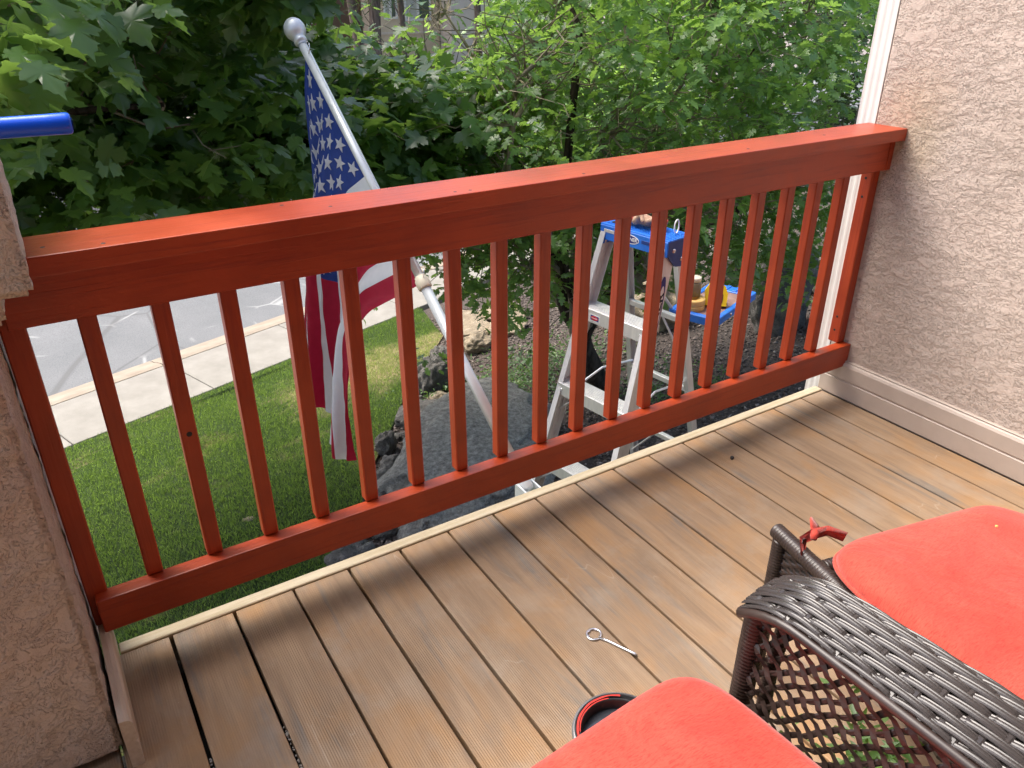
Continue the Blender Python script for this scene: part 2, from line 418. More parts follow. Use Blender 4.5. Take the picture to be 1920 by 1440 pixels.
def text_vf(body, size, ext=.0004, bold=0):
    cu = bpy.data.curves.new('t', 'FONT'); cu.body = body; cu.size = size; cu.align_x = 'CENTER'; cu.align_y = 'CENTER'
    cu.extrude = ext; cu.offset = bold; cu.resolution_u = 3
    o = bpy.data.objects.new('t', cu); COL.objects.link(o); bpy.context.view_layer.update()
    me = bpy.data.meshes.new_from_object(o.evaluated_get(bpy.context.evaluated_depsgraph_get()))
    V = [tuple(v.co) for v in me.vertices]; F = [tuple(p.vertices) for p in me.polygons]
    bpy.data.objects.remove(o); bpy.data.curves.remove(cu); bpy.data.meshes.remove(me)
    return V, F
def prism(poly, z0, z1):
    n = len(poly); V = [(x, y, z0) for x, y in poly] + [(x, y, z1) for x, y in poly]
    F = [tuple(range(n))[::-1], tuple(range(n, 2 * n))] + [(i, (i + 1) % n, n + (i + 1) % n, n + i) for i in range(n)]
    return V, F

# ============================================================ SETTING: terrain
TX, TY = .9497, .3132; NX, NY = -.3132, .9497          # street direction and its normal (away from the house)
def nn_(x, y): return NX * x + NY * y
def gz(x, y):
    n = NX * x + NY * y
    z = np.where(n < 5.87, -1.70 - .167 * np.clip(n, -3, 5.87), -2.68)
    z = np.where(n > 13.9, -2.70 + np.clip(n - 13.9, 0, 14) * .085, z)
    z = np.where((n > 5.85) & (n <= 13.9), -2.82, z)
    return z
def gridmesh(xs, ys, zf, keep=None):
    X, Y = np.meshgrid(xs, ys); Z = zf(X, Y)
    V = np.stack([X, Y, Z], -1).reshape(-1, 3); a = np.arange(len(xs) * len(ys)).reshape(len(ys), len(xs))
    F = np.stack([a[:-1, :-1], a[:-1, 1:], a[1:, 1:], a[1:, :-1]], -1).reshape(-1, 4)
    return V, F
def st(u, n, z): return (TX * u + NX * n, TY * u + NY * n, z)      # street frame to world
# base ground reaching the horizon
def base_z(u, n):
    z = np.where(n < 5.87, -1.70 - .167 * np.clip(n, -3, 5.87), -2.86)
    return np.where(n > 13.9, -2.72 + np.clip(n - 13.9, 0, 14) * .085, z)
us = np.concatenate([[-250, -60, -20], np.linspace(-8, 12, 81), [20, 60, 250]])
ns = np.concatenate([[-60, -10], np.linspace(-3, 5.87, 72), [5.875, 7.3, 13.85, 13.9, 16, 20, 24, 27.9, 40, 80, 250]])
U, N = np.meshgrid(us, ns); Z = base_z(U, N)
bumpy = np.vectorize(lambda u, n: noise.noise(Vector((u * .8, n * .8, 0))) * .05 + noise.noise(Vector((u * 3, n * 3, 2))) * .015)(U, N)
Z = Z + np.where(N < 5.7, bumpy, 0)
V = np.stack([TX * U + NX * N, TY * U + NY * N, Z], -1).reshape(-1, 3)
a = np.arange(len(us) * len(ns)).reshape(len(ns), len(us))
F = np.stack([a[:-1, :-1], a[:-1, 1:], a[1:, 1:], a[1:, :-1]], -1).reshape(-1, 4)
near = (np.repeat((ns[:-1] < 5.87), len(us) - 1))
struct('garden_soil', (V, F[near]), SOIL)
struct('far_ground', (V, F[~near]), GRAVEL)
def ground_z(x, y):
    u = TX * x + TY * y; n = NX * x + NY * y
    return float(base_z(np.array(u), np.array(n)) + (noise.noise(Vector((u * .8, n * .8, 0))) * .05 + noise.noise(Vector((u * 3, n * 3, 2))) * .015 if n < 5.7 else 0))
# lawn sheet
BY = np.array([-2, 1, 2, 2.4, 2.7, 3.5, 4.1, 5.2, 5.6, 6.2, 7.5, 9]); BX = np.array([.95, 1.0, 1.1, 1.3, 1.62, 2.0, 2.45, 3.2, 3.55, 4.05, 4.4, 4.6])
def xb(y): return np.interp(y, BY, BX)
rows = []; ys = np.linspace(-1.8, 8.0, 99); cols = 60
LV = []; LF = []
for y in ys:
    xr = float(xb(y)); xl = (NY * y - 5.86) / (-NX) * -1
    # lawn spans x from left limit (where n = 5.86) to the bed edge
    xl = max(-7.0, (5.86 - NY * y) / NX); xl = min(xl, xr - .001)
    for k in range(cols):
        x = xl + (xr - xl) * k / (cols - 1); LV.append((x, y, ground_z(x, y) + .022))
LV = np.array(LV); a = np.arange(len(ys) * cols).reshape(len(ys), cols)
LF = np.stack([a[:-1, :-1], a[:-1, 1:], a[1:, 1:], a[1:, :-1]], -1).reshape(-1, 4)
wid = LV[:, 0].reshape(len(ys), cols); ok = (wid[:, -1] - wid[:, 0]) > .01
keep = np.repeat(ok[:-1] & ok[1:], cols - 1)
def dry(x, y):
    o = np.array([noise.fractal(Vector((a * 1.3, b * 1.3, 5)), 1.0, 2.0, 4) for a, b in zip(x, y)])
    o2 = np.array([noise.noise(Vector((a * 9, b * 9, 1))) for a, b in zip(x, y)])
    far = np.exp(-((x - 3.5) ** 2 / .9 + (y - 5.95) ** 2 / .30)) * .62 + .30 * np.exp(-((x - 2.95) ** 2 / .4 + (y - 5.35) ** 2 / .35))
    bare = np.array([max(0, noise.noise(Vector((a * 1.1 + 9, b * 1.1, 8))) - .12) for a, b in zip(x, y)])
    return .30 + .40 * o + .30 * o2 + far + 1.3 * bare
struct('lawn', (LV, LF[keep]), LAWN, attrs={'rnd': dry(LV[:, 0], LV[:, 1])})
# street, kerb, pavement
struct('street', ([st(-60, 7.16, -2.70), st(120, 7.16, -2.70), st(120, 13.3, -2.72), st(-60, 13.3, -2.72)], [(0, 1, 2, 3)]), ASPH)
pv = struct('pavement', loc=st(0, 6.3, -2.7))
slab = mkmesh('slab', *xf(box(-.757, .757, -.485, .485, -.10, 0, .006), Matrix.Rotation(math.atan2(TY, TX), 4, 'Z')), CONC)
for k in range(-5, 12):
    u = 3.45 - .7625 + k * 1.525
    o = link('slab', slab, pv); o.location = Vector(st(u, 6.365, -2.655)) - pv.location
kb = struct('kerb', loc=st(0, 7, -2.7))
prof = [(-.17, -.1), (-.17, .0), (-.10, .004), (-.02, -.012), (.06, -.035), (.16, -.043), (.19, -.1)]
ksec = mkmesh('kerb_section', [(u, p, z) for u in (-1.518, 1.518) for p, z in prof],
              [tuple(range(7)), tuple(range(13, 6, -1))] + [(i, i + 7, i + 8 if i < 6 else 7, (i + 1) % 7) for i in range(7)], CURB)
for k in range(-3, 6):
    o = link('kerb_section', ksec, kb); o.location = Vector(st(3.4 + 1.52 + k * 3.05, 7.03, -2.655)) - kb.location
    o.rotation_euler = (0, 0, math.atan2(TY, TX))
fk = struct('far_kerb', (xf(box(-60, 90, -.3, .3, -.15, 0, .01), frame(st(0, 13.6, -2.62), (TX, TY, 0), (NX, NY, 0), (0, 0, 1)))), CONC)
struct('far_lawn', ([st(24, 18, gz(*st(24, 18, 0)[:2]) + .03), st(90, 18, gz(*st(90, 18, 0)[:2]) + .03), st(90, 60, -1.45), st(24, 60, -1.45)], [(0, 1, 2, 3)]), FARLAWN)

# grass blades (nobody could count them)
def blades(n, sampler, h0, h1, width, name, m, dryfun):
    x, y = sampler(n); n = len(x)
    u = TX * x + TY * y; q = NX * x + NY * y
    z = np.array([ground_z(a, b) for a, b in zip(x, y)]) + .02
    ang = rng.uniform(0, 2 * math.pi, n); h = rng.uniform(h0, h1, n); lean = rng.uniform(.1, .9, n) * h
    la = rng.uniform(0, 2 * math.pi, n); w2 = width * rng.uniform(.7, 1.3, n)
    P = np.stack([x, y, z], 1); A = np.stack([np.cos(ang) * w2, np.sin(ang) * w2, 0 * x], 1)
    T = P + np.stack([np.cos(la) * lean, np.sin(la) * lean, h], 1)
    V = np.stack([P - A, P + A, T], 1).reshape(-1, 3); F = np.arange(3 * n).reshape(-1, 3)
    r = np.clip(dryfun(x, y) + rng.normal(0, .09, n), 0, 1)
    return V, F, np.repeat(r, 3)
def lawn_sampler(n):
    y = rng.uniform(-.3, 7.6, n) ** 1.0; x = rng.uniform(-1.6, 4.4, n)
    # denser close by
    k = (x < xb(y) - .01) & (nn_(x, y) < 5.84) & (rng.random(n) < 1.0 / (1 + .03 * np.clip(y, 0, 9)))
    return x[k], y[k]
gv, gf, gr = blades(330000, lawn_sampler, .020, .048, .0034, 'grass', GRASS, dry)
go = part('grass', (gv, gf), GRASS, None, attrs={'rnd': gr}); go['kind'] = 'stuff'; go['label'] = 'short green lawn grass with dry straw patches below the porch'; go['category'] = 'grass'

# pebbles and bark chips
def pebbles(n, sampler, s0, s1, dark=.45):
    x, y = sampler(n); n = len(x)
    z = np.array([ground_z(a, b) for a, b in zip(x, y)])
    base = np.array([(1, 0, 0), (-1, 0, 0), (0, 1, 0), (0, -1, 0), (0, 0, 1), (0, 0, -1)], float)
    tri = np.array([(0, 2, 4), (2, 1, 4), (1, 3, 4), (3, 0, 4), (2, 0, 5), (1, 2, 5), (3, 1, 5), (0, 3, 5)])
    s = rng.uniform(s0, s1, (n, 1, 1)) * np.stack([rng.uniform(.6, 1.5, n), rng.uniform(.5, 1, n), rng.uniform(.3, .7, n)], 1)[:, None, :]
    v = base[None] * (1 + rng.uniform(-.25, .25, (n, 6, 3))) * s
    a = rng.uniform(0, 6.28, n); c, si = np.cos(a)[:, None], np.sin(a)[:, None]
    tl = rng.normal(0, .35, (n, 1))
    vx, vy, vz = v[..., 0], v[..., 1], v[..., 2]; vz = vz + vx * tl
    V = np.stack([vx * c - vy * si + x[:, None], vx * si + vy * c + y[:, None], vz + z[:, None] + .008], -1).reshape(-1, 3)
    F = (tri[None] + np.arange(n)[:, None, None] * 6).reshape(-1, 3)
    r = np.repeat(np.clip(rng.beta(2.2, 2.8, n), 0, 1), 6)
    return V, F, r
def bed_sampler(n):
    x = rng.uniform(.9, 9.5, n); y = rng.uniform(-.2, 7.0, n)
    k = (x > xb(y) + .02) & (nn_(x, y) < 5.8) & (rng.random(n) < 1.6 / (1 + .25 * np.hypot(x, y)))
    return x[k], y[k]
pvv, pf, pr = pebbles(60000, bed_sampler, .010, .024)
po = part('pebbles', (pvv, pf), PEB, None, attrs={'rnd': pr}); po['kind'] = 'stuff'; po['label'] = 'brown and grey pebble mulch covering the garden bed'; po['category'] = 'gravel'

# ============================================================ deck
deck = struct('deck', loc=(1.3, -1.2, 0))
P0, PB = .0596, .1445
for k in range(0, 17):
    xa = P0 + PB * k; xe = P0 + PB * (k + 1)
    if k == 16: xe = 2.491
    g = .0032 if k not in (0, 1, 4) else .0042
    jit = random.uniform(-.0006, .0006)
    vf = box(xa + g, xe - g, -2.55, -.0015 + random.uniform(-.001, .001), -.0254 + jit, jit, .003, 2)
    c = Vector(((xa + xe) / 2, -1.2, 0))
    me = mkmesh('board', vf[0], vf[1], DECK, None, False, None, c)
    o = link('board', me, deck); o.location = c - deck.location
bd = [box(-1.3, .0575, -2.55, .0, -.0254, -.001, .002)]
part('side_decking', bd[0], DECK, deck)
part('edge_strip', box(.098, 2.49, .0, .033, -.030, .0045, .0022, 1), STRIP, deck, label='pale bare wood strip nailed along the deck edge')
part('rim_board', box(.06, 2.56, .003, .036, -.26, -.032, .002), TRIM, deck)
part('under_shade_sheet', box(-1.3, 2.5, -2.55, -.02, -.30, -.28), DARK, deck)  # added dark sheet, its colour stands in for the shade below the gaps
for i in range(7): part('joist', box(.05, 2.50, -2.5 + i * .4, -2.46 + i * .4, -.22, -.0275), DARK, deck)
# black debris sitting in the joints
dbv = []
for k in (1, 2, 2): 
    for _ in range(26):
        yy = -.38 - abs(random.gauss(0, .20)); r = random.uniform(.0008, .002)
        dbv.append(xf(box(-r, r, -r * 1.5, r * 1.5, -r, r), Matrix.Translation((P0 + PB * (k + 0) + random.uniform(-.001, .001), yy, -.004)) @ Matrix.Rotation(random.random() * 3, 4, 'Z')))
part('joint_grit', join(*dbv), CONC, deck, kind='stuff')
# small marks lying on the boards
for x_, y_, s in ((1.75, -.145, .006), (.66, -.32, .003), (1.5, -.42, .003)):
    pass

# ============================================================ porch railing
rl = thing('porch_railing', (1.3, -.03, .12), 'red-brown painted wooden porch railing with square balusters between pillar and stucco wall', 'railing')
part('cap_board', box(.118, 2.5135, -.092, .048, .9045, .941, .0035, 2), RED[0], rl)
part('top_rail', box(.085, 2.4905, -.060, -.0315, .8115, .9040, .002, 1), RED[0], rl)
part('bottom_rail', box(.085, 2.5130, -.060, -.022, .120, .2035, .0035, 2), RED[0], rl)
part('rail_cleat', box(.115, 2.474, -.0215, .0, .125, .185, .002, 1), RED[0], rl)
bal = mkmesh('baluster', *box(-.0165, .0165, -.0155, .0155, -.35, .35, .0028, 1), RED[2])
for k in range(1, 19):
    x = .0811 + .12598 * k
    o = link('baluster', bal, rl); o.location = Vector((x, -.0155, .2040 + .35)) - rl.location
    o.scale = (1, 1, 1); o.rotation_euler = (0, random.gauss(0, .0015), (k % 2) * math.pi)
part('post', box(.071, .111, -.031, .007, .120, .9035, .003, 1), RED[2], rl)
part('post', box(2.474, 2.512, -.0315, .010, .2042, .9035, .003, 1), RED[2], rl)
for x_, z_ in ((2.4735, .78), (2.4735, .72), (2.4735, .30), (2.4735, .25)):
    part('screw_head', xf(lathe([(0, .001), (.0042, .0005), (.0045, -.001)], 8), frame((x_, -.010, z_), (0, 1, 0), (0, 0, 1), (-1, 0, 0))), BLACKP, rl)
for x_, y_ in ((.68, -.04), (.95, -.066), (.985, -.07), (1.29, -.07), (1.85, -.06), (.17, -.04), (.26, -.07), (.60, .02), (2.2, -.03)):
    part('nail_head', lathe([(0, .0005), (.0035, .0004), (.005, -.0004)], 8, (x_, y_, .941)), BLACKP, rl)
part('knot_hole', xf(lathe([(.0, .0006), (.004, .0004), (.0075, -.0006)], 9), frame((.0811 + .12598 * 2, -.0312, .515), (1, 0, 0), (0, 0, 1), (0, -1, 0))), BLACKP, rl)
part('cut_off_end', box(2.492, 2.5135, -.061, -.033, .8116, .9040, .001), RED[0], rl)

# ============================================================ right stucco wall with baseboard
wl = thing('stucco_wall', (2.7, -1.2, 0), 'pinkish tan rough stucco house wall at the right end of the deck', 'wall')
part('stucco_face', box(2.514, 2.80, -2.6, .022, -2.3, 3.2, .006, 2), STUCCO, wl)
def bb_profile():      # (x outwards distance, z) two-step board
    return [(0, 0), (.020, 0), (.022, .004), (.022, .066), (.0185, .069), (.0185, .072), (.0225, .076), (.0225, .124), (.018, .132), (.011, .136), (.0, .137)]
pr_ = bb_profile()
def bb(x, sgn, y0, y1, zt=1.0):
    n = len(pr_); V = [(x + sgn * d, y, z * zt) for y in (y0, y1) for d, z in pr_]
    F = [tuple(range(n)), tuple(range(2 * n - 1, n - 1, -1))] + [(i, i + n, (i + 1) % n + n, (i + 1) % n) for i in range(n)]
    return V, F
part('baseboard', bb(2.5135, -1, -2.6, .0215), TRIM, wl, label='tan painted two-step baseboard')
part('caulk_line', box(2.500, 2.5138, -2.6, .0215, .1372, .1405, .001), TRIM, wl)

# downspout
ds = []
nfl = 3
for zz in (-2.0, 3.2):
    row = []
    for k in range(nfl * 4 + 1):
        t = k / (nfl * 4); row.append((2.5135 + (.0014 if (k % 4) in (1, 2) else 0), .091 - .067 * t, zz))
    row += [(2.575, .024, zz), (2.575, .091, zz)]
    ds.append(row)
n = len(ds[0]); dsv = (ds[0] + ds[1], [tuple(range(n))[::-1], tuple(range(n, 2 * n))] + [(i, (i + 1) % n, (i + 1) % n + n, i + n) for i in range(n)])
solo('downspout', dsv, WHITE, 'white fluted downspout running down the corner of the stucco wall', 'downspout')

# ============================================================ left pillar, scrap board, blue handle
def rough_box(x0, x1, y0, y1, z0, z1, step, amp, seed=0):
    bm = bmesh.new(); bmesh.ops.create_cube(bm, size=1)
    dims = (x1 - x0, y1 - y0, z1 - z0)
    for v in bm.verts: v.co = Vector((x0 + (v.co.x + .5) * dims[0], y0 + (v.co.y + .5) * dims[1], z0 + (v.co.z + .5) * dims[2]))
    bmesh.ops.bevel(bm, geom=bm.edges[:], offset=.008, segments=2, affect='EDGES')
    for ax in range(3):
        cnt = int(dims[ax] / step)
        for i in range(1, cnt):
            co = Vector((x0, y0, z0)); co[ax] += dims[ax] * i / cnt; no = Vector((0, 0, 0)); no[ax] = 1
            g = bm.verts[:] + bm.edges[:] + bm.faces[:]
            bmesh.ops.bisect_plane(bm, geom=g, dist=.0005, plane_co=co, plane_no=no)
    bm.normal_update()
    nm = [v.normal.copy() for v in bm.verts]
    for v, q in zip(bm.verts, nm):
        p = v.co
        h = noise.fractal(p * 38 + Vector((seed, 0, 0)), .8, 2, 4) + .6 * noise.noise(p * 14)
        v.co = p + q * h * amp
    bm.verts.index_update(); V = [tuple(v.co) for v in bm.verts]; F = [tuple(v.index for v in f.verts) for f in bm.faces]; bm.free()
    return V, F
pl = thing('stucco_pillar', (-.2, -.1, 0), 'rough stucco pillar with an overhanging cap at the left end of the railing', 'pillar')
part('shaft', rough_box(-.45, .066, -.283, .10, .012, .93, .012, .0032), STUCCO_P, pl, True)
part('cap_moulding', rough_box(-.48, .100, -.300, .125, .905, .975, .012, .003, 3), STUCCO_CAP, pl, True)
part('cap', rough_box(-.52, .143, -.332, .165, .952, 1.155, .012, .0035, 7), STUCCO_CAP, pl, True)
sc_ = thing('loose_baseboard_piece', (.09, -.15, 0), 'short unpainted offcut of grooved baseboard standing against the left pillar', 'board')
V_, F_ = bb(.074, 1, -.322, .045, .9)
part('board', (V_, F_), SCRAP, sc_)
hd = thing('tool_handle', (.1, -.3, 1.16), 'bright blue round plastic handle of a paint tool sticking out over the pillar cap', 'paint roller')
part('grip', xf(lathe([(.0, 0), (.011, .0), (.0135, .002), (.0142, .006), (.0138, .03), (.0135, .08), (.0145, .16), (.011, .19), (.0, .192)], 24),
               frame((.243, -.298, 1.171), (0, 0, 1), Vector((0.06, 1, 0)).normalized(), Vector((-.998, .06, 0)))), HANDLE, hd, True)
part('hang_hole', xf(lathe([(.0, 0), (.007, .0), (.0078, .0006)], 16), frame((.2436, -.298, 1.171), (0, 0, 1), (0, -1, 0), (1, 0, 0))), BLUED, hd)
part('wire_frame', tube([(.055, -.287, 1.171), (-.05, -.28, 1.17), (-.14, -.28, 1.168), (-.17, -.25, 1.167), (-.17, -.15, 1.167)], .003, 8), STEEL, hd, True)
part('roller_sleeve', tube([(-.17, -.16, 1.178), (-.17, .06, 1.178)], .019, 20), FWHITE, hd, True)

rf_ = thing('sky_blocker_roof', (1, -1.8, 2.62), 'added unseen roof slab blocking sky light above the seating end of the deck', 'roof')  # added out of view to keep sky light off the railing's front faces
part('blocker_slab', box(-3.0, 2.80, -2.6, -1.15, 2.62, 2.72, .005), TRIM, rf_)
part('blocker_edge', box(-3.0, 2.80, -1.149, -1.11, 2.56, 2.80, .005), WHITE, rf_)
# back wall of the house (behind the photographer) and the porch side
bw = thing('house_wall', (1, -2.75, 0), 'brown house wall behind the porch seating, facing the railing', 'wall')
part('stucco_face', box(-3.0, 2.80, -2.9, -2.6, -2.3, 3.2, .005), BBROWN, bw)

# ============================================================ flagpole and flag
PT = Vector((1.09, 1.30, 1.178)); PBASE = Vector((1.25, .09, -.04)); PD = (PBASE - PT).normalized(); PL = (PBASE - PT).length
fp = thing('flagpole', tuple(PBASE), 'light grey metal flagpole with a ball finial slanting out from under the deck edge', 'flagpole')
pz = -PD; px_ = pz.cross(Vector((0, 0, 1))).normalized(); py_ = pz.cross(px_)
def along(d): return PT + PD * d
part('upper_tube', tube([along(.02), along(.99)], .0148, 20), GALV, fp, True)
part('lower_tube', tube([along(.985), along(PL - .09)], .0168, 20), GALV, fp, True)
part('ball_finial', xf(lathe([(0, .074), (.012, .0725), (.024, .066), (.033, .054), (.037, .038), (.0355, .022), (.028, .008), (.019, .001), (.019, -.006), (.0225, -.008), (.0225, -.020), (.0165, -.022), (.0165, -.03)], 24), frame(along(.01), px_, py_, pz)), GALV, fp, True)
part('collar', xf(lathe([(.0, -.02), (.021, -.02), (.0235, -.017), (.0235, .012), (.021, .015), (.019, .017), (.019, .024), (.0, .024)], 24), frame(along(.985), px_, py_, pz)), IVORY, fp, True)
br = part('bracket', xf(lathe([(.0, -.10), (.020, -.10), (.022, -.09), (.022, .01), (.0, .01)], 20), frame(along(PL - .10), px_, py_, pz)), GALV, fp, True)
fpv = [box(1.205, 1.295, .038, .046, -.17, -.01, .002)]
for sx in (-1, 1): fpv.append(box(1.25 + sx * .026 - .003, 1.25 + sx * .026 + .003, .040, .12, -.11, -.02, .001))
part('mounting_plate', join(*fpv), GALV, fp)
for a_, b_ in ((-.02, .02), (.02, -.03)):
    part('bolt_head', xf(lathe([(.0, .006), (.006, .005), (.007, 0)], 6), frame(along(PL - .07 + b_) + px_ * .0 + py_ * -.022, px_, pz, py_ * -1)), STEEL, fp)
# flag surface
HH = -Vector((PD.x, PD.y, 0)).normalized(); EE = Vector((HH.y, -HH.x, 0))
NU = 84; DU = 1.56 / NU
def flag_row(v):
    hx = abs(Vector((PD.x, PD.y, 0)).length); Hf = (hx - .27) * v + .002
    H = 0.0; D = 0.0; out = [(0.0, 0.0)]
    for i in range(NU):
        s = max(-.1, min(.80, (Hf - H) / (.10 + .12 * v))); H += s * DU; D += math.sqrt(1 - s * s) * DU * (.86 if i * DU < .55 else .72)
        out.append((H, D))
    return out
_rows = {}
def fpos(u, v):
    key = round(v, 4)
    if key not in _rows: _rows[key] = flag_row(v)
    r = _rows[key]; uu = max(0, min(NU - 1e-6, u / DU)); i = int(uu); f = uu - i
    H = r[i][0] * (1 - f) + r[i + 1][0] * f; D = r[i][1] * (1 - f) + r[i + 1][1] * f
    if u < 0: H += u * .45; D += u * .9
    base = along(.055 + v) + Vector((0, 0, -.019)) - HH * .004
    amp = .052 * min(1, max(0, (u - .02) / .55)) ** 1.1
    ph = 2 * math.pi * (1.7 * v / .91) + 1.6 * u
    lat = amp * math.sin(ph) + .012 * min(1, max(0, u) / .3) * math.sin(2 * math.pi * 7.3 * v / .91 + 3 * u)
    bx = .016 * min(1, max(0, u) / .5) * math.sin(2 * ph + .5)
    D *= 1 - .14 * (v / .91) ** 2 * max(0, u) / 1.5
    w_ = .004 * noise.noise(Vector((u * 9, v * 14, 3)))
    return base + HH * (H + bx) - Vector((0, 0, D)) + EE * (lat + w_) + Vector((-.85, .53, 0)) * (.165 * (max(0, D) / 1.5) ** .85)
NV = 78; VV = []; FF = []; MI = []
for i in range(NU - 1):
    for j in range(NV + 1): VV.append(fpos(i * DU, .91 * j / NV))
for i in range(NU - 2):
    for j in range(NV):
        a = i * (NV + 1) + j; FF.append((a, a + 1, a + NV + 2, a + NV + 1))
        stripe = j * 13 // NV; u = i * DU
        MI.append(2 if (u < .605 and stripe < 7) else (0 if stripe % 2 == 0 else 1))
flag = thing('flag', tuple(along(.5)), 'stars and stripes flag hanging in folds from the slanting pole beyond the railing', 'flag')
cl = part('cloth', (VV, FF), [FRED, FWHITE, FBLUE], flag, True, MI)
hv = []; hf = []
for j in range(NV + 1):
    v = .91 * j / NV
    hv += [fpos(-.030, v), fpos(0.001, v)]
for j in range(NV): hf.append((2 * j, 2 * j + 2, 2 * j + 3, 2 * j + 1))
part('heading', (hv, hf), CANVAS, flag, True)
for v in (.012, .898):
    c = (fpos(-.018, v)); part('grommet', xf(lathe([(.004, .0015), (.008, .0015), (.009, -.0015), (.004, -.0015)], 12), frame(c, (0, .6, .8), (0, -.8, .6), (1, 0, 0))), STEEL, flag)
    part('snap_ring', tube([c + Vector((math.cos(t) * .004, math.sin(t) * .022 - .0, math.cos(t) * .022 + .012)) for t in np.linspace(0, 5.8, 12)], .0016, 6), STEEL, flag, True)
def star_pts(cu, cv, r):
    P = [(cu, cv)]
    for k in range(10):
        a = math.pi / 2 + k * math.pi / 5; rr = r if k % 2 == 0 else r * .42
        P.append((cu + rr * math.sin(a), cv - rr * math.cos(a)))
    return P
for ci in range(1, 12):
    for rj in range(1, 10):
        if (ci + rj) % 2: continue
        cu, cv = .605 * ci / 12 , .49 * rj / 10
        P = star_pts(cu, cv, .0300); V_ = []
        e = .004
        nr = (fpos(cu + e, cv) - fpos(cu - e, cv)).cross(fpos(cu, cv + e) - fpos(cu, cv - e)).normalized()
        for sgn in (1, -1):
            for p in P: V_.append(fpos(*p) + nr * .0022 * sgn)
        n = 11; F_ = [(0, 1 + k, 1 + (k + 1) % 10) for k in range(10)] + [(n, n + 1 + (k + 1) % 10, n + 1 + k) for k in range(10)] + [(1 + k, n + 1 + k, n + 1 + (k + 1) % 10, 1 + (k + 1) % 10) for k in range(10)]
        part('star', (V_, F_), FWHITE, flag)
del _rows

# ============================================================ stepladder
LO = Vector((1.969, .513, .555)); YAW = -1.424
WD = Vector((math.cos(YAW), math.sin(YAW), 0)); BK = Vector((-math.sin(YAW), math.cos(YAW), 0)); UP = Vector((0, 0, 1))
LM = frame(LO, WD, BK, UP)             # local: x right, y back, z up
def LL(VF): return xf(VF, LM)
SL, W0, FLR = .287, .150, .049
GB = ground_z(1.6, .5) - LO.z          # ground in ladder coordinates
ld_ = thing('stepladder', (LO.x, LO.y, ground_z(1.9, .5)), 'aluminium stepladder with a blue top cap standing beyond the railing', 'ladder')
def chan(p0, p1, side, depth, fl, t=.0022, sl=0, ribs=True):
    """channel rail from p0 to p1 (local), web on the outside (side=+-1), flanges inwards"""
    prof = [(0, 0), (0, depth), (-side * fl, depth), (-side * fl, depth - t), (-side * t, depth - t)]
    if ribs: prof += [(-side * t, depth * .72), (-side * t * 2.4, depth * .68), (-side * t * 2.4, depth * .62), (-side * t, depth * .58), (-side * t, depth * .42), (-side * t * 2.4, depth * .38), (-side * t * 2.4, depth * .32), (-side * t, depth * .28)]
    prof += [(-side * t, t), (-side * fl, t), (-side * fl, 0)]
    n = len(prof); V = [(p[0] + a, p[1] + b, p[2]) for p in (p0, p1) for a, b in prof]
    F = [tuple(range(n)), tuple(range(2 * n - 1, n - 1, -1))] + [(i, i + n, (i + 1) % n + n, (i + 1) % n) for i in range(n)]
    return V, F
for s in (-1, 1):
    r = part('front_rail', LL(chan((s * (W0 + FLR * .03), -SL * .03, -.03), (s * (W0 + FLR * -GB), SL * GB, GB + .02), s, .066, .024)), ALU, ld_)
    part('rail_foot', LL(box(s * (W0 - FLR * GB) - .03, s * (W0 - FLR * GB) + .01, SL * GB - .01, SL * GB + .075, GB - .02, GB + .06, .006)), BLACKP, ld_)
SR = .20
for s in (-1, 1):
    wb = W0 - .022
    part('rear_rail', LL(chan((s * wb, .085, -.05), (s * (wb - .055 * GB), .085 - SR * GB, GB + .01), s, .034, .022, ribs=False)), ALU, ld_)
nst = 7
for k in range(1, nst):
    dz = .3048 * k; w_ = W0 + FLR * dz - .003; y0 = -SL * dz
    vf = [box(-w_, w_, y0 - .004, y0 + .074, -dz - .004, -dz, .001), box(-w_, w_, y0 - .006, y0 - .003, -dz - .052, -dz - .001, .001), box(-w_, w_, y0 + .072, y0 + .075, -dz - .03, -dz - .001, .001)]
    for q in range(8): vf.append(box(-w_ + .004, w_ - .004, y0 + .004 + q * .0088, y0 + .0078 + q * .0088, -dz + .0001, -dz + .0022))
    sp = part('step', LL(join(*vf)), ALU, ld_)
    for s in (-1, 1):
        part('rivet', LL(xf(lathe([(0, .003), (.004, .0022), (.0055, 0)], 8), frame((s * (w_ - .02), y0 - .006, -dz - .026), (1, 0, 0), (0, 0, 1), (0, -1, 0)))), STEEL, ld_)
        part('step_brace', LL(tube([(s * (w_ - .004), y0 + .004, -dz - .12), (s * (w_ - .085), y0 + .002, -dz - .048)], .0035, 6)), ALU, ld_) if k > 1 else None
    yb = .085 + SR * dz; wb = W0 - .022 + .055 * dz
    if k in (1, 2, 3, 5, 6):
        part('rear_brace', LL(box(-wb, wb, yb + .002, yb + .024, -dz - .05, -dz - .028, .002)), ALU, ld_)
        if k in (1, 3, 5):
            for s in (-1, 1): part('rear_diagonal', LL(tube([(s * wb * .95, yb + .03, -dz - .20), (s * wb * .2, yb + .016, -dz - .045)], .0042, 6)), ALU, ld_)
for s in (-1, 1):
    w_ = W0 + FLR * .6 + .004; 
    part('spreader', LL(tube([(s * (w_ - .03), -SL * .66 + .05, -.66), (s * (w_ - .045), .03, -.60), (s * (w_ - .05), .085 + SR * .62, -.62)], .0048, 6)), GALV, ld_)
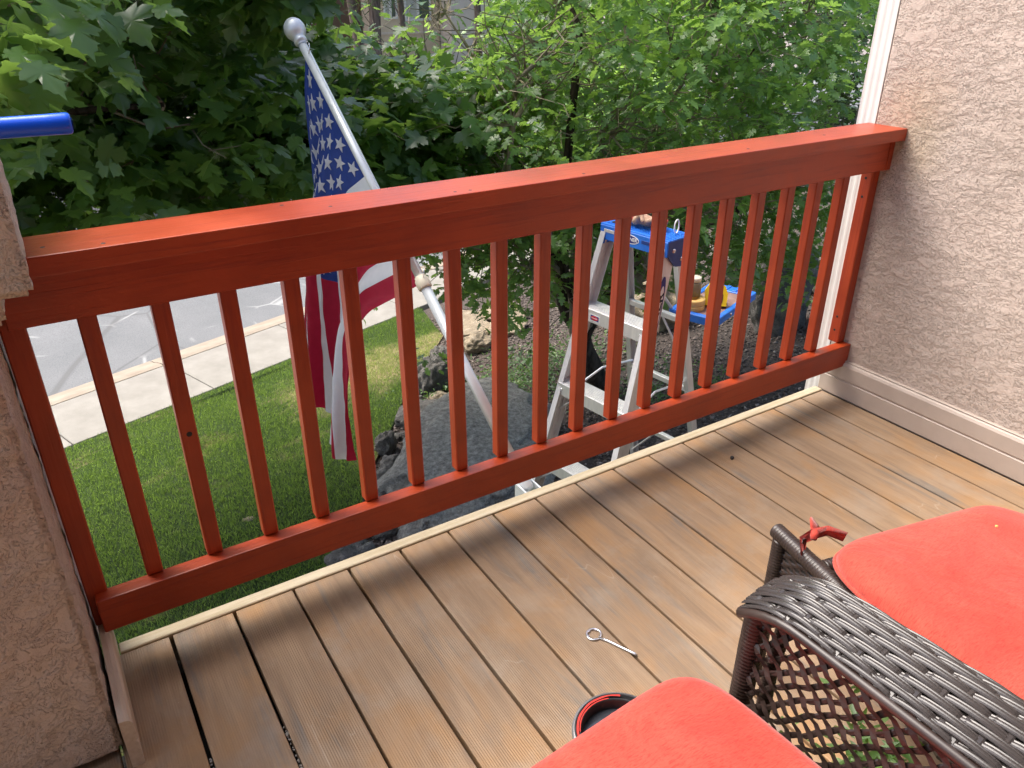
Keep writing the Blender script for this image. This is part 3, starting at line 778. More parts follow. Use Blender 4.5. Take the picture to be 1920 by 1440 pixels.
# top cap
cap_ = part('top_cap', LL(join(box(-W0 - .006, W0 + .012, -.006, .128, -.010, 0, .004, 2),
     box(-W0 - .006, W0 + .012, -.008, -.001, -.060, -.004, .003), box(-W0 - .006, W0 + .012, .120, .127, -.05, -.004, .003),
     box(-W0 - .008, -W0 - .001, -.006, .126, -.085, -.003, .003))), BLUEP, ld_)
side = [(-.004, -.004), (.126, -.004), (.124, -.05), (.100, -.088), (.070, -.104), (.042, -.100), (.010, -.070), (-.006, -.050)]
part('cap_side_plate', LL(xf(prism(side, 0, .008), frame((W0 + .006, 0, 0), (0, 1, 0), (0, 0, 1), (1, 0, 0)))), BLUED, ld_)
for a_, b_ in ((.026, -.040), (.088, -.032), (.072, -.078)):
    part('rivet', LL(xf(lathe([(0, .004), (.006, .003), (.0085, 0)], 12), frame((W0 + .0142, a_, b_), (0, 1, 0), (0, 0, 1), (1, 0, 0)))), STEEL, ld_)
gr_ = []
for i in range(24):
    for j in range(8): gr_.append(box(-W0 + .012 + i * .0125, -W0 + .019 + i * .0125, .008 + j * .0142, .016 + j * .0142, .0002, .0016))
part('tread_pattern', LL(join(*gr_)), BLUEP, ld_, kind='stuff')
for xx, yy, rr in ((W0 - .05, .03, .007), (-.12, .03, .010), (.02, .10, .008), (W0 - .03, .085, .005), (-.05, .1, .008)):
    part('tool_slot', LL(xf(lathe([(0, .0004), (rr, .0004), (rr, -.001)], 12), frame((xx, yy, .0018), (1, 0, 0), (0, 1, 0), (0, 0, 1)))), BLACKINK, ld_)
part('front_slot', LL(box(.045, .125, -.0092, -.0078, -.034, -.022, .0005)), BLUED, ld_)
part('front_slot', LL(box(-.135, -.085, -.0092, -.0078, -.030, -.018, .0005)), ALU, ld_)
def ell(a, b, n=28): return [(a * math.cos(t), b * math.sin(t)) for t in np.linspace(0, 2 * math.pi, n, endpoint=False)]
FM = frame((-.012, -.0082, -.030), (1, 0, 0), (0, 0, 1), (0, -1, 0))
part('badge', LL(xf(prism(ell(.046, .017), 0, .0008), FM)), WPRINT, ld_)
part('badge_ring', LL(xf(prism(ell(.042, .0135), .0008, .0012), FM)), INK, ld_)
part('badge_lettering', LL(xf(xf(text_vf('WERNER', .019, .0003, .0004), Matrix.Translation((0, 0, .0016))), FM)), WPRINT, ld_)
# decal on the outer web of the right rail
a0 = Vector((W0 + FLR * .12, -SL * .12, -.12)); a1 = Vector((W0 + FLR * .47, -SL * .47, -.47)); ax = (a0 - a1).normalized()
DM = frame((a0 + a1) / 2 + Vector((.0012, .033, 0)), ax, Vector((0, -1, 0)), Vector((1, 0, 0)))
part('rail_decal', LL(xf(prism(ell(.175, .027, 40), 0, .0006), DM)), INK, ld_)
part('rail_decal_field', LL(xf(xf(prism(ell(.150, .018, 40), .0006, .0010), Matrix.Translation((-.01, -.004, 0))), DM)), WPRINT, ld_)
part('rail_lettering', LL(xf(xf(text_vf('WERNER', .040, .0003, .0012), Matrix.Translation((-.01, -.004, .0014)) @ Matrix.Scale(1.55, 4, (1, 0, 0))), DM)), BLACKINK, ld_)
dz = .3048; w_ = W0 + FLR * dz
WM = frame((-w_ + .085, -SL * dz - .0062, -dz - .030), (1, 0, 0), (0, 0, 1), (0, -1, 0))
part('warning_label', LL(xf(box(-.026, .026, -.013, .013, 0, .0006), WM)), WPRINT, ld_)
part('warning_print', LL(xf(join(box(-.021, .021, -.010, .010, .0006, .0009)), WM)), INK, ld_)
part('warning_print', LL(xf(prism(ell(.018, .0085), .0009, .0013), WM)), REDPRINT, ld_)
part('warning_lettering', LL(xf(xf(text_vf('DANGER', .0075, .0002), Matrix.Translation((0, 0, .0016))), WM)), WPRINT, ld_)
# folding pail shelf behind the ladder
TM = frame((2.405, .500, .205), (math.cos(R(20)), math.sin(R(20)), 0), (-math.sin(R(20)), math.cos(R(20)), 0), UP)
shelf = []
shelf.append(box(-.19, .19, -.10, .10, -.012, -.004, .003))
for (a, b, c, d) in ((-.19, .19, -.10, -.078), (-.19, .19, .078, .10), (-.19, -.165, -.078, .078), (.13, .19, -.078, .078)): shelf.append(box(a, b, c, d, -.030, .004, .003))
for q in range(4): shelf.append(box(.135, .185, -.07 + q * .038, -.055 + q * .038, .0042, .008, .001))
part('pail_shelf', xf(join(*shelf), TM), BLUEP, ld_)
part('shelf_liner', xf(box(-.163, .128, -.076, .076, -.0035, -.001), TM), simple_noise('rusty_shelf_liner', (.22, .12, .09), (.32, .2, .16), 20), ld_)
for s in (-1, 1): part('shelf_arm', xf(tube([(-.16, s * .09, -.02), (-.30, s * .12, .14)], .006, 6), TM), ALU, ld_)
for a_ in (.05, .10, -.06): part('shelf_rivet', xf(xf(lathe([(0, .004), (.005, .003), (.007, 0)], 10), frame((a_, -.1005, -.014), (1, 0, 0), (0, 0, 1), (0, -1, 0))), TM), STEEL, ld_)

# things resting on the shelf
tm_ = thing('tape_measure', tuple(TM @ Vector((.02, -.01, 0))), 'yellow tape measure with a black face standing on the blue ladder shelf', 'tape measure')
QM = TM @ Matrix.Translation((-.045, -.022, .046)) @ Matrix.Rotation(R(-64), 4, 'Z') @ Matrix.Rotation(R(72), 4, 'X') @ Matrix.Scale(1.15, 4)
tp = [(-.034, -.038), (.038, -.038), (.040, .004), (.030, .030), (.008, .042), (-.022, .036), (-.036, .012)]
tv = prism(tp, -.018, .018); part('case', xf(tv, QM), YELLOW, tm_)
part('face', xf(prism([(x * .62, y * .62 - .003) for x, y in tp], .018, .0195), QM), BLACKP, tm_)
part('thumb_lock', xf(box(-.012, .012, .034, .048, -.010, .010, .003), QM), BLACKP, tm_)
part('hook', xf(box(.038, .042, -.040, -.024, -.012, .012, .001), QM), STEEL, tm_)
part('belt_clip', xf(box(-.02, .02, -.02, .03, -.023, -.019, .001), QM), STEEL, tm_)
for k, (dz_, lab) in enumerate(((.0, 'lower roll of orange masking tape lying on the blue ladder shelf'), (.022, 'upper roll of orange masking tape stacked on another roll'))):
    c = TM @ Vector((-.125, .035, .0 + dz_))
    prf = [(.026, 0), (.047, 0), (.048, .002), (.048, .018), (.047, .0205), (.026, .0205), (.026, 0)]
    solo('tape_roll', lathe(prf, 28, tuple(c)), TAPEM, lab, 'tape roll', 'rolls of masking tape', True)
c = TM @ Vector((-.10, .045, .044))
jr = thing('jar', tuple(c), 'small brown jar with a pale lid standing on the rolls of masking tape', 'jar')
part('body', lathe([(0, 0), (.024, 0), (.027, .003), (.027, .05), (.022, .058), (.0, .058)], 20, tuple(c)), JAR, jr, True)
part('lid', lathe([(0, .0755), (.023, .075), (.0245, .073), (.0245, .059), (0, .0585)], 20, tuple(c)), IVORY, jr, True)
# glove on the cap
def blob(name, tubes, m, parent, vox=.005):
    me = mkmesh(name, *join(*tubes), m, None, True); o = bpy.data.objects.new('tmp', me); COL.objects.link(o)
    md = o.modifiers.new('r', 'REMESH'); md.mode = 'VOXEL'; md.voxel_size = vox
    sm = o.modifiers.new('s', 'SMOOTH'); sm.iterations = 3; sm.factor = .5
    bpy.context.view_layer.update()
    me2 = bpy.data.meshes.new_from_object(o.evaluated_get(bpy.context.evaluated_depsgraph_get())); bpy.data.objects.remove(o)
    V = np.array([v.co for v in me2.vertices]); F = [tuple(p.vertices) for p in me2.polygons]; bpy.data.meshes.remove(me2)
    return V, F
gl = thing('work_glove', tuple(LM @ Vector((.02, .06, .003))), 'crumpled tan and red work glove lying on the blue ladder cap', 'glove')
def Lp(*a): return LM @ Vector(a)
ft = []
for (x0, y0, x1, y1, z1, r_) in ((.02, .05, .075, .035, .03, .010), (.02, .065, .085, .06, .038, .0105), (.02, .08, .078, .085, .035, .010), (.01, .09, .06, .11, .025, .009), (-.01, .035, .03, .010, .045, .011)):
    ft.append(tube([Lp(x0 - .02, y0, .018), Lp((x0 + x1) / 2, (y0 + y1) / 2, z1 + .012), Lp(x1, y1, z1 - .010)], [r_ * 1.1, r_, r_ * .7], 10))
ft.append(tube([Lp(-.055, .06, .02), Lp(-.02, .065, .028), Lp(.03, .07, .022)], [.026, .032, .026], 12, squash=.6))
part('leather_palm', blob('g', ft, GLOVEM, gl), GLOVEM, gl, True)
ft = [tube([Lp(-.05, .055, .022), Lp(-.085, .045, .040), Lp(-.10, .05, .022)], [.028, .032, .025], 12, squash=.55), tube([Lp(.03, .075, .03), Lp(.055, .07, .050), Lp(.08, .08, .03)], [.012, .016, .012], 10)]
part('cloth_cuff', blob('g', ft, GLOVER, gl), GLOVER, gl, True)
solo('string_loop', tube([Lp(.128, .075 + .012 * math.sin(t), .030 + .024 * math.cos(t)) for t in np.linspace(0, 2 * math.pi, 18)], .0028, 8), WPRINT,
     'small white loop standing on the right end of the blue ladder cap', 'loop', None, True)

# ============================================================ rocks and boulders
def rock(c, dims, seed, rot=0, sub=3, rough_=.28, flat=.0):
    bm = bmesh.new(); bmesh.ops.create_icosphere(bm, subdivisions=sub, radius=1)
    for v in bm.verts:
        p = v.co.copy(); q = p * 1.1 + Vector((seed * 3.7, seed * 1.3, 0))
        h = 1 + rough_ * noise.fractal(q, .9, 2, 5) + .18 * noise.noise(p * 3 + Vector((0, 0, seed)))
        cell = noise.cell_vector(p * 1.6 + Vector((seed, 0, 0))); h += .10 * (cell.x - .5)
        v.co = p * h
        if flat and v.co.z > flat: v.co.z = flat + (v.co.z - flat) * .25
        v.co = Vector((v.co.x * dims[0], v.co.y * dims[1], v.co.z * dims[2]))
    M = Matrix.Translation(c) @ Matrix.Rotation(rot, 4, 'Z'); bmesh.ops.transform(bm, matrix=M, verts=bm.verts)
    V = [tuple(v.co) for v in bm.verts]; bm.verts.index_update(); F = [tuple(v.index for v in f.verts) for f in bm.faces]; bm.free()
    return V, F
def put_rock(x, y, dims, m, label, seed, rot=0, sink=.25, group=None, sub=3, flat=0, name='rock', rough_=.28):
    z = ground_z(x, y) + dims[2] * (1 - 2 * sink) * .8
    return solo(name, rock((x, y, z), dims, seed, rot, sub, rough_, flat), m, label, 'rock', group, sub >= 4)
put_rock(2.60, 2.82, (.96, .56, .38), ROCKD, 'huge flat-topped dark grey boulder behind the flagpole and ladder', 1, R(38), .30, sub=6, flat=.55, name='boulder', rough_=.24)
put_rock(3.50, 5.15, (.17, .13, .17), ROCKG, 'pale knobbly rock at the far end of the pile beside the lawn', 3, 1.2, .15, sub=5)
put_rock(3.15, 4.68, (.19, .16, .22), ROCKG, 'tallest mottled grey rock of the pile between lawn and boulder', 2, .3, .15, sub=5)
put_rock(3.42, 4.78, (.15, .13, .15), ROCKG, 'grey rock tucked behind the tallest rock of the pile', 4, .6, .2, sub=4)
put_rock(3.02, 4.30, (.10, .08, .07), ROCKT, 'small reddish brown stone in front of the tallest rock', 5, 0, .1, sub=4)
put_rock(2.72, 4.15, (.24, .14, .09), ROCKG, 'long flat grey rock below the tallest rock of the pile', 15, .5, .2, sub=4)
put_rock(2.92, 3.90, (.15, .12, .13), ROCKG, 'greenish grey stone lying at the top edge of the big boulder', 6, 0, .0, sub=4)
put_rock(2.75, 3.66, (.12, .10, .10), ROCKT, 'olive tan stone lying lowest against the top edge of the boulder', 7, .5, -.2, sub=4)
put_rock(2.22, 3.72, (.10, .09, .12), ROCKG, 'upright grey stone at the lawn edge halfway along the bed', 19, .9, .1, sub=4)
put_rock(2.10, 3.20, (.17, .14, .15), ROCKG, 'brown-grey rock with a dark hollow between lawn and boulder', 8, .9, .2, sub=5)
put_rock(1.86, 2.80, (.17, .13, .13), ROCKG, 'weathered rock nearest the lower left edge of the boulder', 9, 2, .2, sub=5)
put_rock(1.84, 3.12, (.075, .06, .06), ROCKT, 'small pinkish stone lying by the lawn edging', 10, 1, .1, sub=4)
put_rock(1.38, 2.28, (.17, .13, .12), ROCKG, 'grey rock just above the deck edge between lawn and pebbles', 11, .2, .2, sub=4)
put_rock(1.12, 1.75, (.20, .15, .13), ROCKG, 'light grey rock beside the lawn below the bottom rail', 12, .4, .2, sub=5)
put_rock(4.05, 5.35, (.20, .13, .11), ROCKT, 'smooth tan oval rock among pebbles beside the far lawn', 13, .2, .1, sub=5)
for i, (x, y, sx, sy) in enumerate(((4.3, 5.9, .30, .2), (4.65, 5.7, .28, .2), (4.45, 6.3, .34, .22), (4.9, 6.2, .3, .24))):
    put_rock(x, y, (sx, sy, .12), ROCKT, ['largest flat pale sandstone nearest the lawn corner', 'flat pale sandstone right behind the tan oval rock', 'flat pale sandstone closest to the pavement, left one', 'flat pale sandstone closest to the pavement, right one'][i], 14 + i, i * .7, .25, 'pale flat stones beyond the pebbles', sub=4, flat=.3)
put_rock(7.3, 4.5, (.55, .4, .55), ROCKG, 'big pale rock standing behind the ladder shelf', 20, .4, .15, sub=5, name='boulder')
put_rock(6.5, 3.35, (.32, .28, .62), ROCKG, 'tall grey rock column seen left of the last balusters', 21, .2, .15, sub=5, name='boulder')
put_rock(7.9, 3.75, (.40, .32, .34), ROCKG, 'squat grey rock between the last balusters, the upper one', 22, .8, .15, sub=5)
put_rock(7.1, 2.95, (.34, .28, .26), ROCKG, 'rounded grey rock low between the last balusters', 23, 1.4, .15, sub=5)
put_rock(5.9, 4.6, (.4, .32, .35), ROCKT, 'pale tan rock behind the tape measure and shelf', 24, 1.4, .15, sub=5)
for i in range(26):
    y = random.uniform(.4, 4.6); x = float(xb(y)) + random.uniform(.04, .30); s = random.uniform(.035, .075)
    put_rock(x, y, (s * 1.3, s, s * .8), ROCKG if i % 3 else ROCKT, 'fist-sized loose stone scattered in the bed along the lawn edge', 30 + i, random.random() * 3, .15, 'loose stones along the lawn edge', sub=3)
# lawn edging strip
ev = [(float(xb(y)) - .03, y, ground_z(float(xb(y)), y) + .035) for y in np.linspace(.9, 3.5, 40)]
solo('lawn_edging', ribbon(ev, (0, 0, 1), .09, .006), simple_noise('edging_plastic', (.22, .22, .20), (.34, .33, .30), 8), 'thin grey plastic edging strip between the lawn and the stones', 'edging')
# small white patches of debris on the lawn
for i, (x, y) in enumerate(((.52, 1.15), (.38, .95), (.86, 1.3), (.98, 3.35))):
    s = .055 if i < 3 else .03
    solo('bare_stone', rock((x, y, ground_z(x, y) + .022), (s * 1.5, s, .016), 70 + i, i, 3, .3), ROCKG if i < 3 else ROCKT,
         'flat pale stone showing through the grass near the deck' if i < 3 else 'tiny pale scrap lying alone on the middle of the lawn', 'stone', 'flat stones in the lawn' if i < 3 else None)

# ============================================================ leaves and trees
CAMP = np.array(camo.location); _m = camo.matrix_basis.to_3x3() if False else camo.rotation_euler.to_matrix(); CM = np.array(_m)
def inview(P, margin=1.03):
    q = (P - CAMP) @ CM; d = -q[:, 2]; u = q[:, 0] / d; v = q[:, 1] / d
    return (d > .1) & (np.abs(u) < .657 * margin) & (np.abs(v) < .493 * margin), d
def template(half, cx):
    out = [(x, y) for x, y in half] + [(-x, y) for x, y in half[::-1][1:-1]]
    V = [(0, cx, 0, 0)] + [(x, y, 0, 1) for x, y in out]
    n = len(out); F = [(0, 1 + i, 1 + (i + 1) % n) for i in range(n)]
    return np.array(V, float), np.array(F)
MH = [(0, 0), (.17, -.07), (.36, -.04), (.29, .07), (.44, .10), (.62, .30), (.50, .33), (.47, .44), (.31, .42), (.215, .40), (.25, .56), (.35, .66), (.235, .69), (.17, .83), (.075, .84), (0, 1.04)]
OH = [(0, 0), (.07, .10), (.21, .15), (.24, .24), (.10, .32), (.29, .42), (.34, .53), (.26, .58), (.12, .55), (.25, .70), (.24, .80), (.10, .78), (.10, .93), (0, .98)]
def shape(T, cup, droop, rip):
    V = T.copy(); x, y = V[:, 0], V[:, 1]
    V[:, 2] = cup * np.abs(x) - droop * y * y - .10 * x * x + rip * np.sin(9 * x + 5 * y) * np.hypot(x, y - .3)
    return V
MT, MF = template(MH, .30); OT, OF = template(OH, .45)
MV = [shape(MT, c, d, r) for c, d, r in ((.12, .10, .05), (-.10, .22, .06), (.25, .05, .03), (.02, .32, .09))]
OV = [shape(OT, c, d, r) for c, d, r in ((.18, .10, .05), (-.12, .18, .05), (.30, .05, .03), (.05, .30, .07))]
def orient(axis, nrm):
    a = axis / np.linalg.norm(axis, axis=1, keepdims=True)
    n = nrm - (nrm * a).sum(1, keepdims=True) * a; n /= np.linalg.norm(n, axis=1, keepdims=True) + 1e-9
    s = np.cross(a, n); return np.stack([s, a, n], -1)       # columns
def leaves(C, per, size, spread, rnd_fun, flat=.55, droop=.35, tiers=True):
    n = len(C) * per; c = np.repeat(C, per, 0)
    d = rng.normal(0, 1, (n, 3)); d[:, 2] *= flat; d /= np.linalg.norm(d, axis=1, keepdims=True)
    rr = spread * rng.uniform(.25, 1, (n, 1)); P = c + d * rr * np.array([1, 1, .6])
    axis = d * np.array([1, 1, .5]) + rng.normal(0, .3, (n, 3)); axis[:, 2] -= droop
    nrm = np.stack([rng.normal(0, .42, n), rng.normal(0, .42, n) - .10, np.ones(n)], 1)
    Rm = orient(axis, nrm); s = rng.uniform(size[0], size[1], n)
    return P, Rm, s, np.clip(rnd_fun(P) + rng.normal(0, .16, n), 0, 1)
def build_leaves(P, Rm, s, r, TV, TF, name, m, parent, label, nparts=300):
    vis, d = inview(P); score = np.where(vis, s / d, 0); order = np.argsort(-score)
    big = order[:nparts]; rest = order[nparts:]
    var = rng.integers(0, len(TV), len(P))
    me_cache = {}
    off = wloc(parent)
    for i in big:
        q = int(r[i] * 5.99); key = (var[i], q)
        if key not in me_cache:
            T = TV[var[i]]; me_cache[key] = mkmesh('leaf', T[:, :3], TF, m, None, False, {'rnd': np.full(len(T), (q + .5) / 6), 'vein': T[:, 3]})
        o = link('leaf', me_cache[key], parent)
        M = Matrix(Rm[i].tolist()).to_4x4() @ Matrix.Scale(float(s[i]), 4); M.translation = Vector(P[i]) - off
        o.matrix_local = M
    Vs = []; Fs = []; rs = []; base = 0
    for k in range(len(TV)):
        idx = rest[var[rest] == k]; T = TV[k][:, :3]
        V = np.einsum('nij,vj->nvi', Rm[idx], T) * s[idx][:, None, None] + P[idx][:, None, :]
        Vs.append(V.reshape(-1, 3)); Fs.append((TF[None] + (np.arange(len(idx)) * len(T))[:, None, None]).reshape(-1, 3) + base)
        rs.append(np.repeat(r[idx], len(T))); base += len(idx) * len(T)
    o = part(name, (np.concatenate(Vs), np.concatenate(Fs)), m, parent, attrs={'rnd': np.concatenate(rs), 'vein': np.ones(base)}, kind='stuff')
def crown_pts(n, c, r, fill=.45, cond=None, drop=0):
    out = []
    while len(out) < n:
        p = rng.normal(0, 1, 3); p /= np.linalg.norm(p); rad = rng.uniform(fill, 1) ** .7
        q = np.array(c) + p * rad * np.array(r)
        lump = noise.noise(Vector(q * .9)) * .5
        if rng.random() < .30 - lump * 1.1: continue
        if cond and not cond(q): continue
        out.append(q)
    return np.array(out)
def limb(p0, p1, r0, r1, seed, wob=.12, n=9, sides=8, sag=0):
    p0, p1 = Vector(p0), Vector(p1); L = (p1 - p0).length; pts = []
    for i in range(n + 1):
        t = i / n; p = p0.lerp(p1, t)
        k = math.sin(math.pi * t) * L * wob
        p += Vector((noise.noise(Vector((t * 3, seed, 0))), noise.noise(Vector((t * 3, seed, 9))), noise.noise(Vector((t * 3, seed, 5))) + sag)) * k
        pts.append(p)
    return pts, [r0 + (r1 - r0) * (i / n) for i in range(n + 1)]
def twigs(C, nodes, r0, m, parent, per=1):
    L = []; N = np.array(nodes)
    for i, c in enumerate(C):
        d = np.linalg.norm(N - c, axis=1) + (N[:, 2] - c[2]).clip(0) * .5
        jj = np.where(d < max(.25, d.min() * 1.8))[0]; j = random.choice(list(jj))
        if d[j] > .8: continue
        pts, rr = limb(N[j], c, r0, r0 * .3, i * 1.7, .3, 4, 3); L.append(tube(pts, rr, 3, False))
        for q in range(per):
            e = Vector(c) + Vector((random.gauss(0, .12), random.gauss(0, .12), random.gauss(0, .06)))
            L.append(tube([Vector(c).lerp(Vector(N[j]), .15), e], [r0 * .4, r0 * .25], 3, False))
    part('twigs', join(*L), m, parent, kind='stuff')

# --- maple at the left
mp_ = thing('maple_tree', (-1.9, 4.3, ground_z(-1.9, 4.3)), 'dense dark green maple with large pointed leaves filling the upper left of the view', 'tree')
mc = (.15, 4.0, 2.12); mr = (2.65, 2.75, 2.25)
def mcond(q):
    if q[1] < 1.15: return False
    if q[0] > 1.0 and q[1] < 2.1: return False
    if q[0] > 1.7 and q[2] > 1.0: return False
    return not (abs(q[0] - 1.1) < .35 and abs(q[1] - 1.1) < .55)
MC = crown_pts(1500, mc, mr, .35, mcond)
MC = np.concatenate([MC, crown_pts(420, (.25, 3.5, .62), (1.75, 1.5, .80), .1, mcond),
                     crown_pts(330, (2.15, 3.75, .42), (1.0, 1.0, .78), .1, lambda q: q[1] > 2.3),
                     crown_pts(40, (1.35, 2.3, 1.32), (.35, .5, .10), .1)])
tr, rr = limb((-1.9, 4.3, ground_z(-1.9, 4.3) - .1), (-1.6, 4.2, 1.1), .16, .12, 3, .05, 8)
part('trunk', tube(tr, rr, 12), BARK, mp_, True)
mnodes = []
for i, e in enumerate([(1.9, 3.4, .55), (1.2, 4.6, 1.0), (.8, 2.4, .85), (-.4, 1.9, 1.2), (.3, 3.3, 2.2), (-.8, 3.4, 3.1), (1.4, 4.4, 2.3), (.2, 5.4, .8), (-1.4, 2.4, .7), (-.2, 3.0, .35), (1.0, 3.2, .25), (.6, 5.6, 2.6), (-1.8, 5.4, 2.4), (.2, 1.7, 1.35)]):
    pts, rr = limb(tr[5 + i % 4], e, .055, .012, i * 2.1, .2, 12); part('branch', tube(pts, rr, 7), BARK, mp_, True); mnodes += [tuple(p) for p in pts[2:]]
NC_ = np.array([(.30, .80, 1.27), (.38, .86, 1.31), (.50, .95, 1.27), (.16, .72, 1.15), (.24, .9, 1.19), (.08, .80, 1.30), (.33, .98, 1.12), (.02, .95, 1.15), (.62, 1.3, 1.34), (.45, 1.2, 1.38), (.20, 1.15, 1.04), (.33, 1.3, .98), (.12, 1.3, .86), (.02, 1.05, .97), (.55, 1.55, 1.22), (.15, .62, 1.21)])
twigs(list(MC[::2]) + list(NC_), mnodes, .007, TWIG, mp_)
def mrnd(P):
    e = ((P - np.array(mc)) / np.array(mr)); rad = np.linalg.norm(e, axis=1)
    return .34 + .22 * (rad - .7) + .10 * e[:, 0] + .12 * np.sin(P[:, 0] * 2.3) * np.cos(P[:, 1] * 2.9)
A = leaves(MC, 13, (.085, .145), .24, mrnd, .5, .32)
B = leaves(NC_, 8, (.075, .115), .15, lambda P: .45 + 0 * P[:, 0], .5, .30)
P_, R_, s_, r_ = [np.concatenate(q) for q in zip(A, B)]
def window(P, keepfrac):
    # natural opening in the crowns through which the far building shows
    az = np.degrees(np.arctan2(P[:, 0] - CAMP[0], P[:, 1] - CAMP[1])); dd = np.hypot(P[:, 0] - CAMP[0], P[:, 1] - CAMP[1])
    el = np.degrees(np.arctan2(P[:, 2] - CAMP[2], dd))
    a = (az > 20.0) & (az < 30.3) & (el > -5.6 + .25 * np.abs(az - 25.5))
    return ~a | (rng.random(len(P)) < keepfrac)
keep = (P_[:, 1] > .30) & window(P_, .22)
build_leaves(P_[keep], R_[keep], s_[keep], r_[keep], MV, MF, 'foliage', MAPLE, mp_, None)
# spray of maple reaching in at the top middle
# --- oak at the right
ok_ = thing('oak_tree', (4.3, 3.5, ground_z(4.3, 3.5)), 'scrub oak with small lobed bright green leaves and a dark forked trunk behind the ladder', 'tree')
oz = ground_z(4.3, 3.5)
t1, r1 = limb((4.30, 3.45, oz - .1), (3.95, 3.35, oz + .62), .105, .085, 2, .10, 7)
part('trunk', tube(t1, r1, 12), BARK, ok_, True)
onodes = []
for i, (s0, e, ra) in enumerate([(t1[-1], (3.35, 3.5, .2), .06), (t1[-1], (4.5, 3.1, .6), .065), (t1[-2], (5.3, 2.7, 1.0), .05), (t1[-1], (3.9, 3.9, 1.9), .05), (t1[-1], (2.9, 3.2, -.35), .03), (t1[-1], (4.9, 3.7, 2.2), .045), (t1[-2], (5.9, 3.2, .5), .04), (t1[-1], (3.2, 3.0, 1.0), .035), (t1[-1], (4.5, 2.4, -.1), .035), (t1[-1], (5.2, 2.2, .2), .03), (t1[-1], (2.7, 3.8, .7), .03), (t1[-1], (4.1, 2.4, 1.3), .03), (t1[-1], (3.6, 2.6, .5), .025), (t1[-1], (5.6, 2.3, 1.5), .03), (t1[-1], (3.1, 4.4, 1.4), .03), (t1[-1], (4.4, 4.6, 1.2), .03)]):
    pts, rr = limb(s0, e, ra, .006, 30 + i * 1.9, .35, 14, sag=.25); part('branch', tube(pts, rr, 7), BARK if i < 4 else TWIG, ok_, True); onodes += [tuple(p) for p in pts[3:]]
oc = (4.45, 3.30, 1.0); orr = (2.25, 1.95, 2.05)
def ocond(q):
    if q[1] < 1.15 and q[0] < 3.2: return False
    if q[0] < 3.0 and q[1] < 2.2: return False
    return q[2] > -1.1
OC = crown_pts(1750, oc, orr, .25, ocond)
OC = np.concatenate([OC, crown_pts(170, (3.0, 3.9, .35), (.75, .8, .9), .1)])
extra = np.array([(2.85 + .3 * random.gauss(0, 1), 3.3 + .3 * random.gauss(0, 1), -.45 + .22 * random.gauss(0, 1)) for _ in range(60)] + [(5.6 + .5 * random.gauss(0, 1), 2.6 + .4 * random.gauss(0, 1), -.5 + .3 * random.gauss(0, 1)) for _ in range(110)] + [(4.1 + .5 * random.gauss(0, 1), 3.6 + .3 * random.gauss(0, 1), -.75 + .25 * random.gauss(0, 1)) for _ in range(60)])
OC = np.concatenate([OC, extra])
twigs(OC, onodes, .0075, TWIG, ok_, 1)
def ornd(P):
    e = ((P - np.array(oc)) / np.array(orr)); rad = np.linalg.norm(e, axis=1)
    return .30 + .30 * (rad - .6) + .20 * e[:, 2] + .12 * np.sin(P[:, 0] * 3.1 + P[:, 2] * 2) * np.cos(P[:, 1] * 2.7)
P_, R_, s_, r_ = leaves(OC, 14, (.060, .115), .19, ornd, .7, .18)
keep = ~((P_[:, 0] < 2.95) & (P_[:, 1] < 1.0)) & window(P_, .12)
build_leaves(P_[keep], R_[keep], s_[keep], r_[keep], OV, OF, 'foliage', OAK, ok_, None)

# low shrub and seedlings in the bed
def shrub(name, cx, cy, n, spread, hgt, label, cat, m=GCOV, sz=(.025, .05)):
    g = thing(name, (cx, cy, ground_z(cx, cy)), label, cat)
    x = cx + rng.normal(0, spread, n); y = cy + rng.normal(0, spread * .7, n)
    z = np.array([ground_z(a, b) for a, b in zip(x, y)]) + np.abs(rng.normal(0, 1, n)) * hgt + .02
    C = np.stack([x, y, z], 1)
    P, Rm, s, r = leaves(C, 6, sz, .06, lambda P: .45 + .2 * np.sin(P[:, 0] * 9), .6, -.1)
    build_leaves(P, Rm, s, r, [shape(template([(0, 0), (.16, .2), (.22, .5), (.13, .8), (0, 1)], .5)[0], .2, .1, 0)], template([(0, 0), (.16, .2), (.22, .5), (.13, .8), (0, 1)], .5)[1], 'foliage', m, g, None, 0)
    part('stems', join(*[tube([(a, b, ground_z(a, b)), (a + random.gauss(0, .01), b + random.gauss(0, .01), c_)], [.003, .0015], 3, False) for a, b, c_ in C[::4]]), TWIG, g, kind='stuff')
shrub('low_shrub', 4.0, 4.1, 420, .42, .12, 'low leafy green ground cover shrub between the boulder and the oak trunk', 'shrub')
shrub('low_shrub', 4.7, 2.9, 160, .28, .07, 'low dark green plant patch at the foot of the ladder', 'shrub')
shrub('low_shrub', 3.3, 4.35, 90, .22, .05, 'sparse creeping plant among the pebbles above the boulder', 'shrub')
shrub('seedling', 7.0, 4.2, 14, .12, .16, 'bright yellow-green seedling standing behind the ladder shelf', 'plant', OAK, (.06, .11))
shrub('seedling', 7.6, 3.55, 22, .20, .22, 'small leafy sprout beside the grey rock column', 'plant', GCOV, (.06, .10))

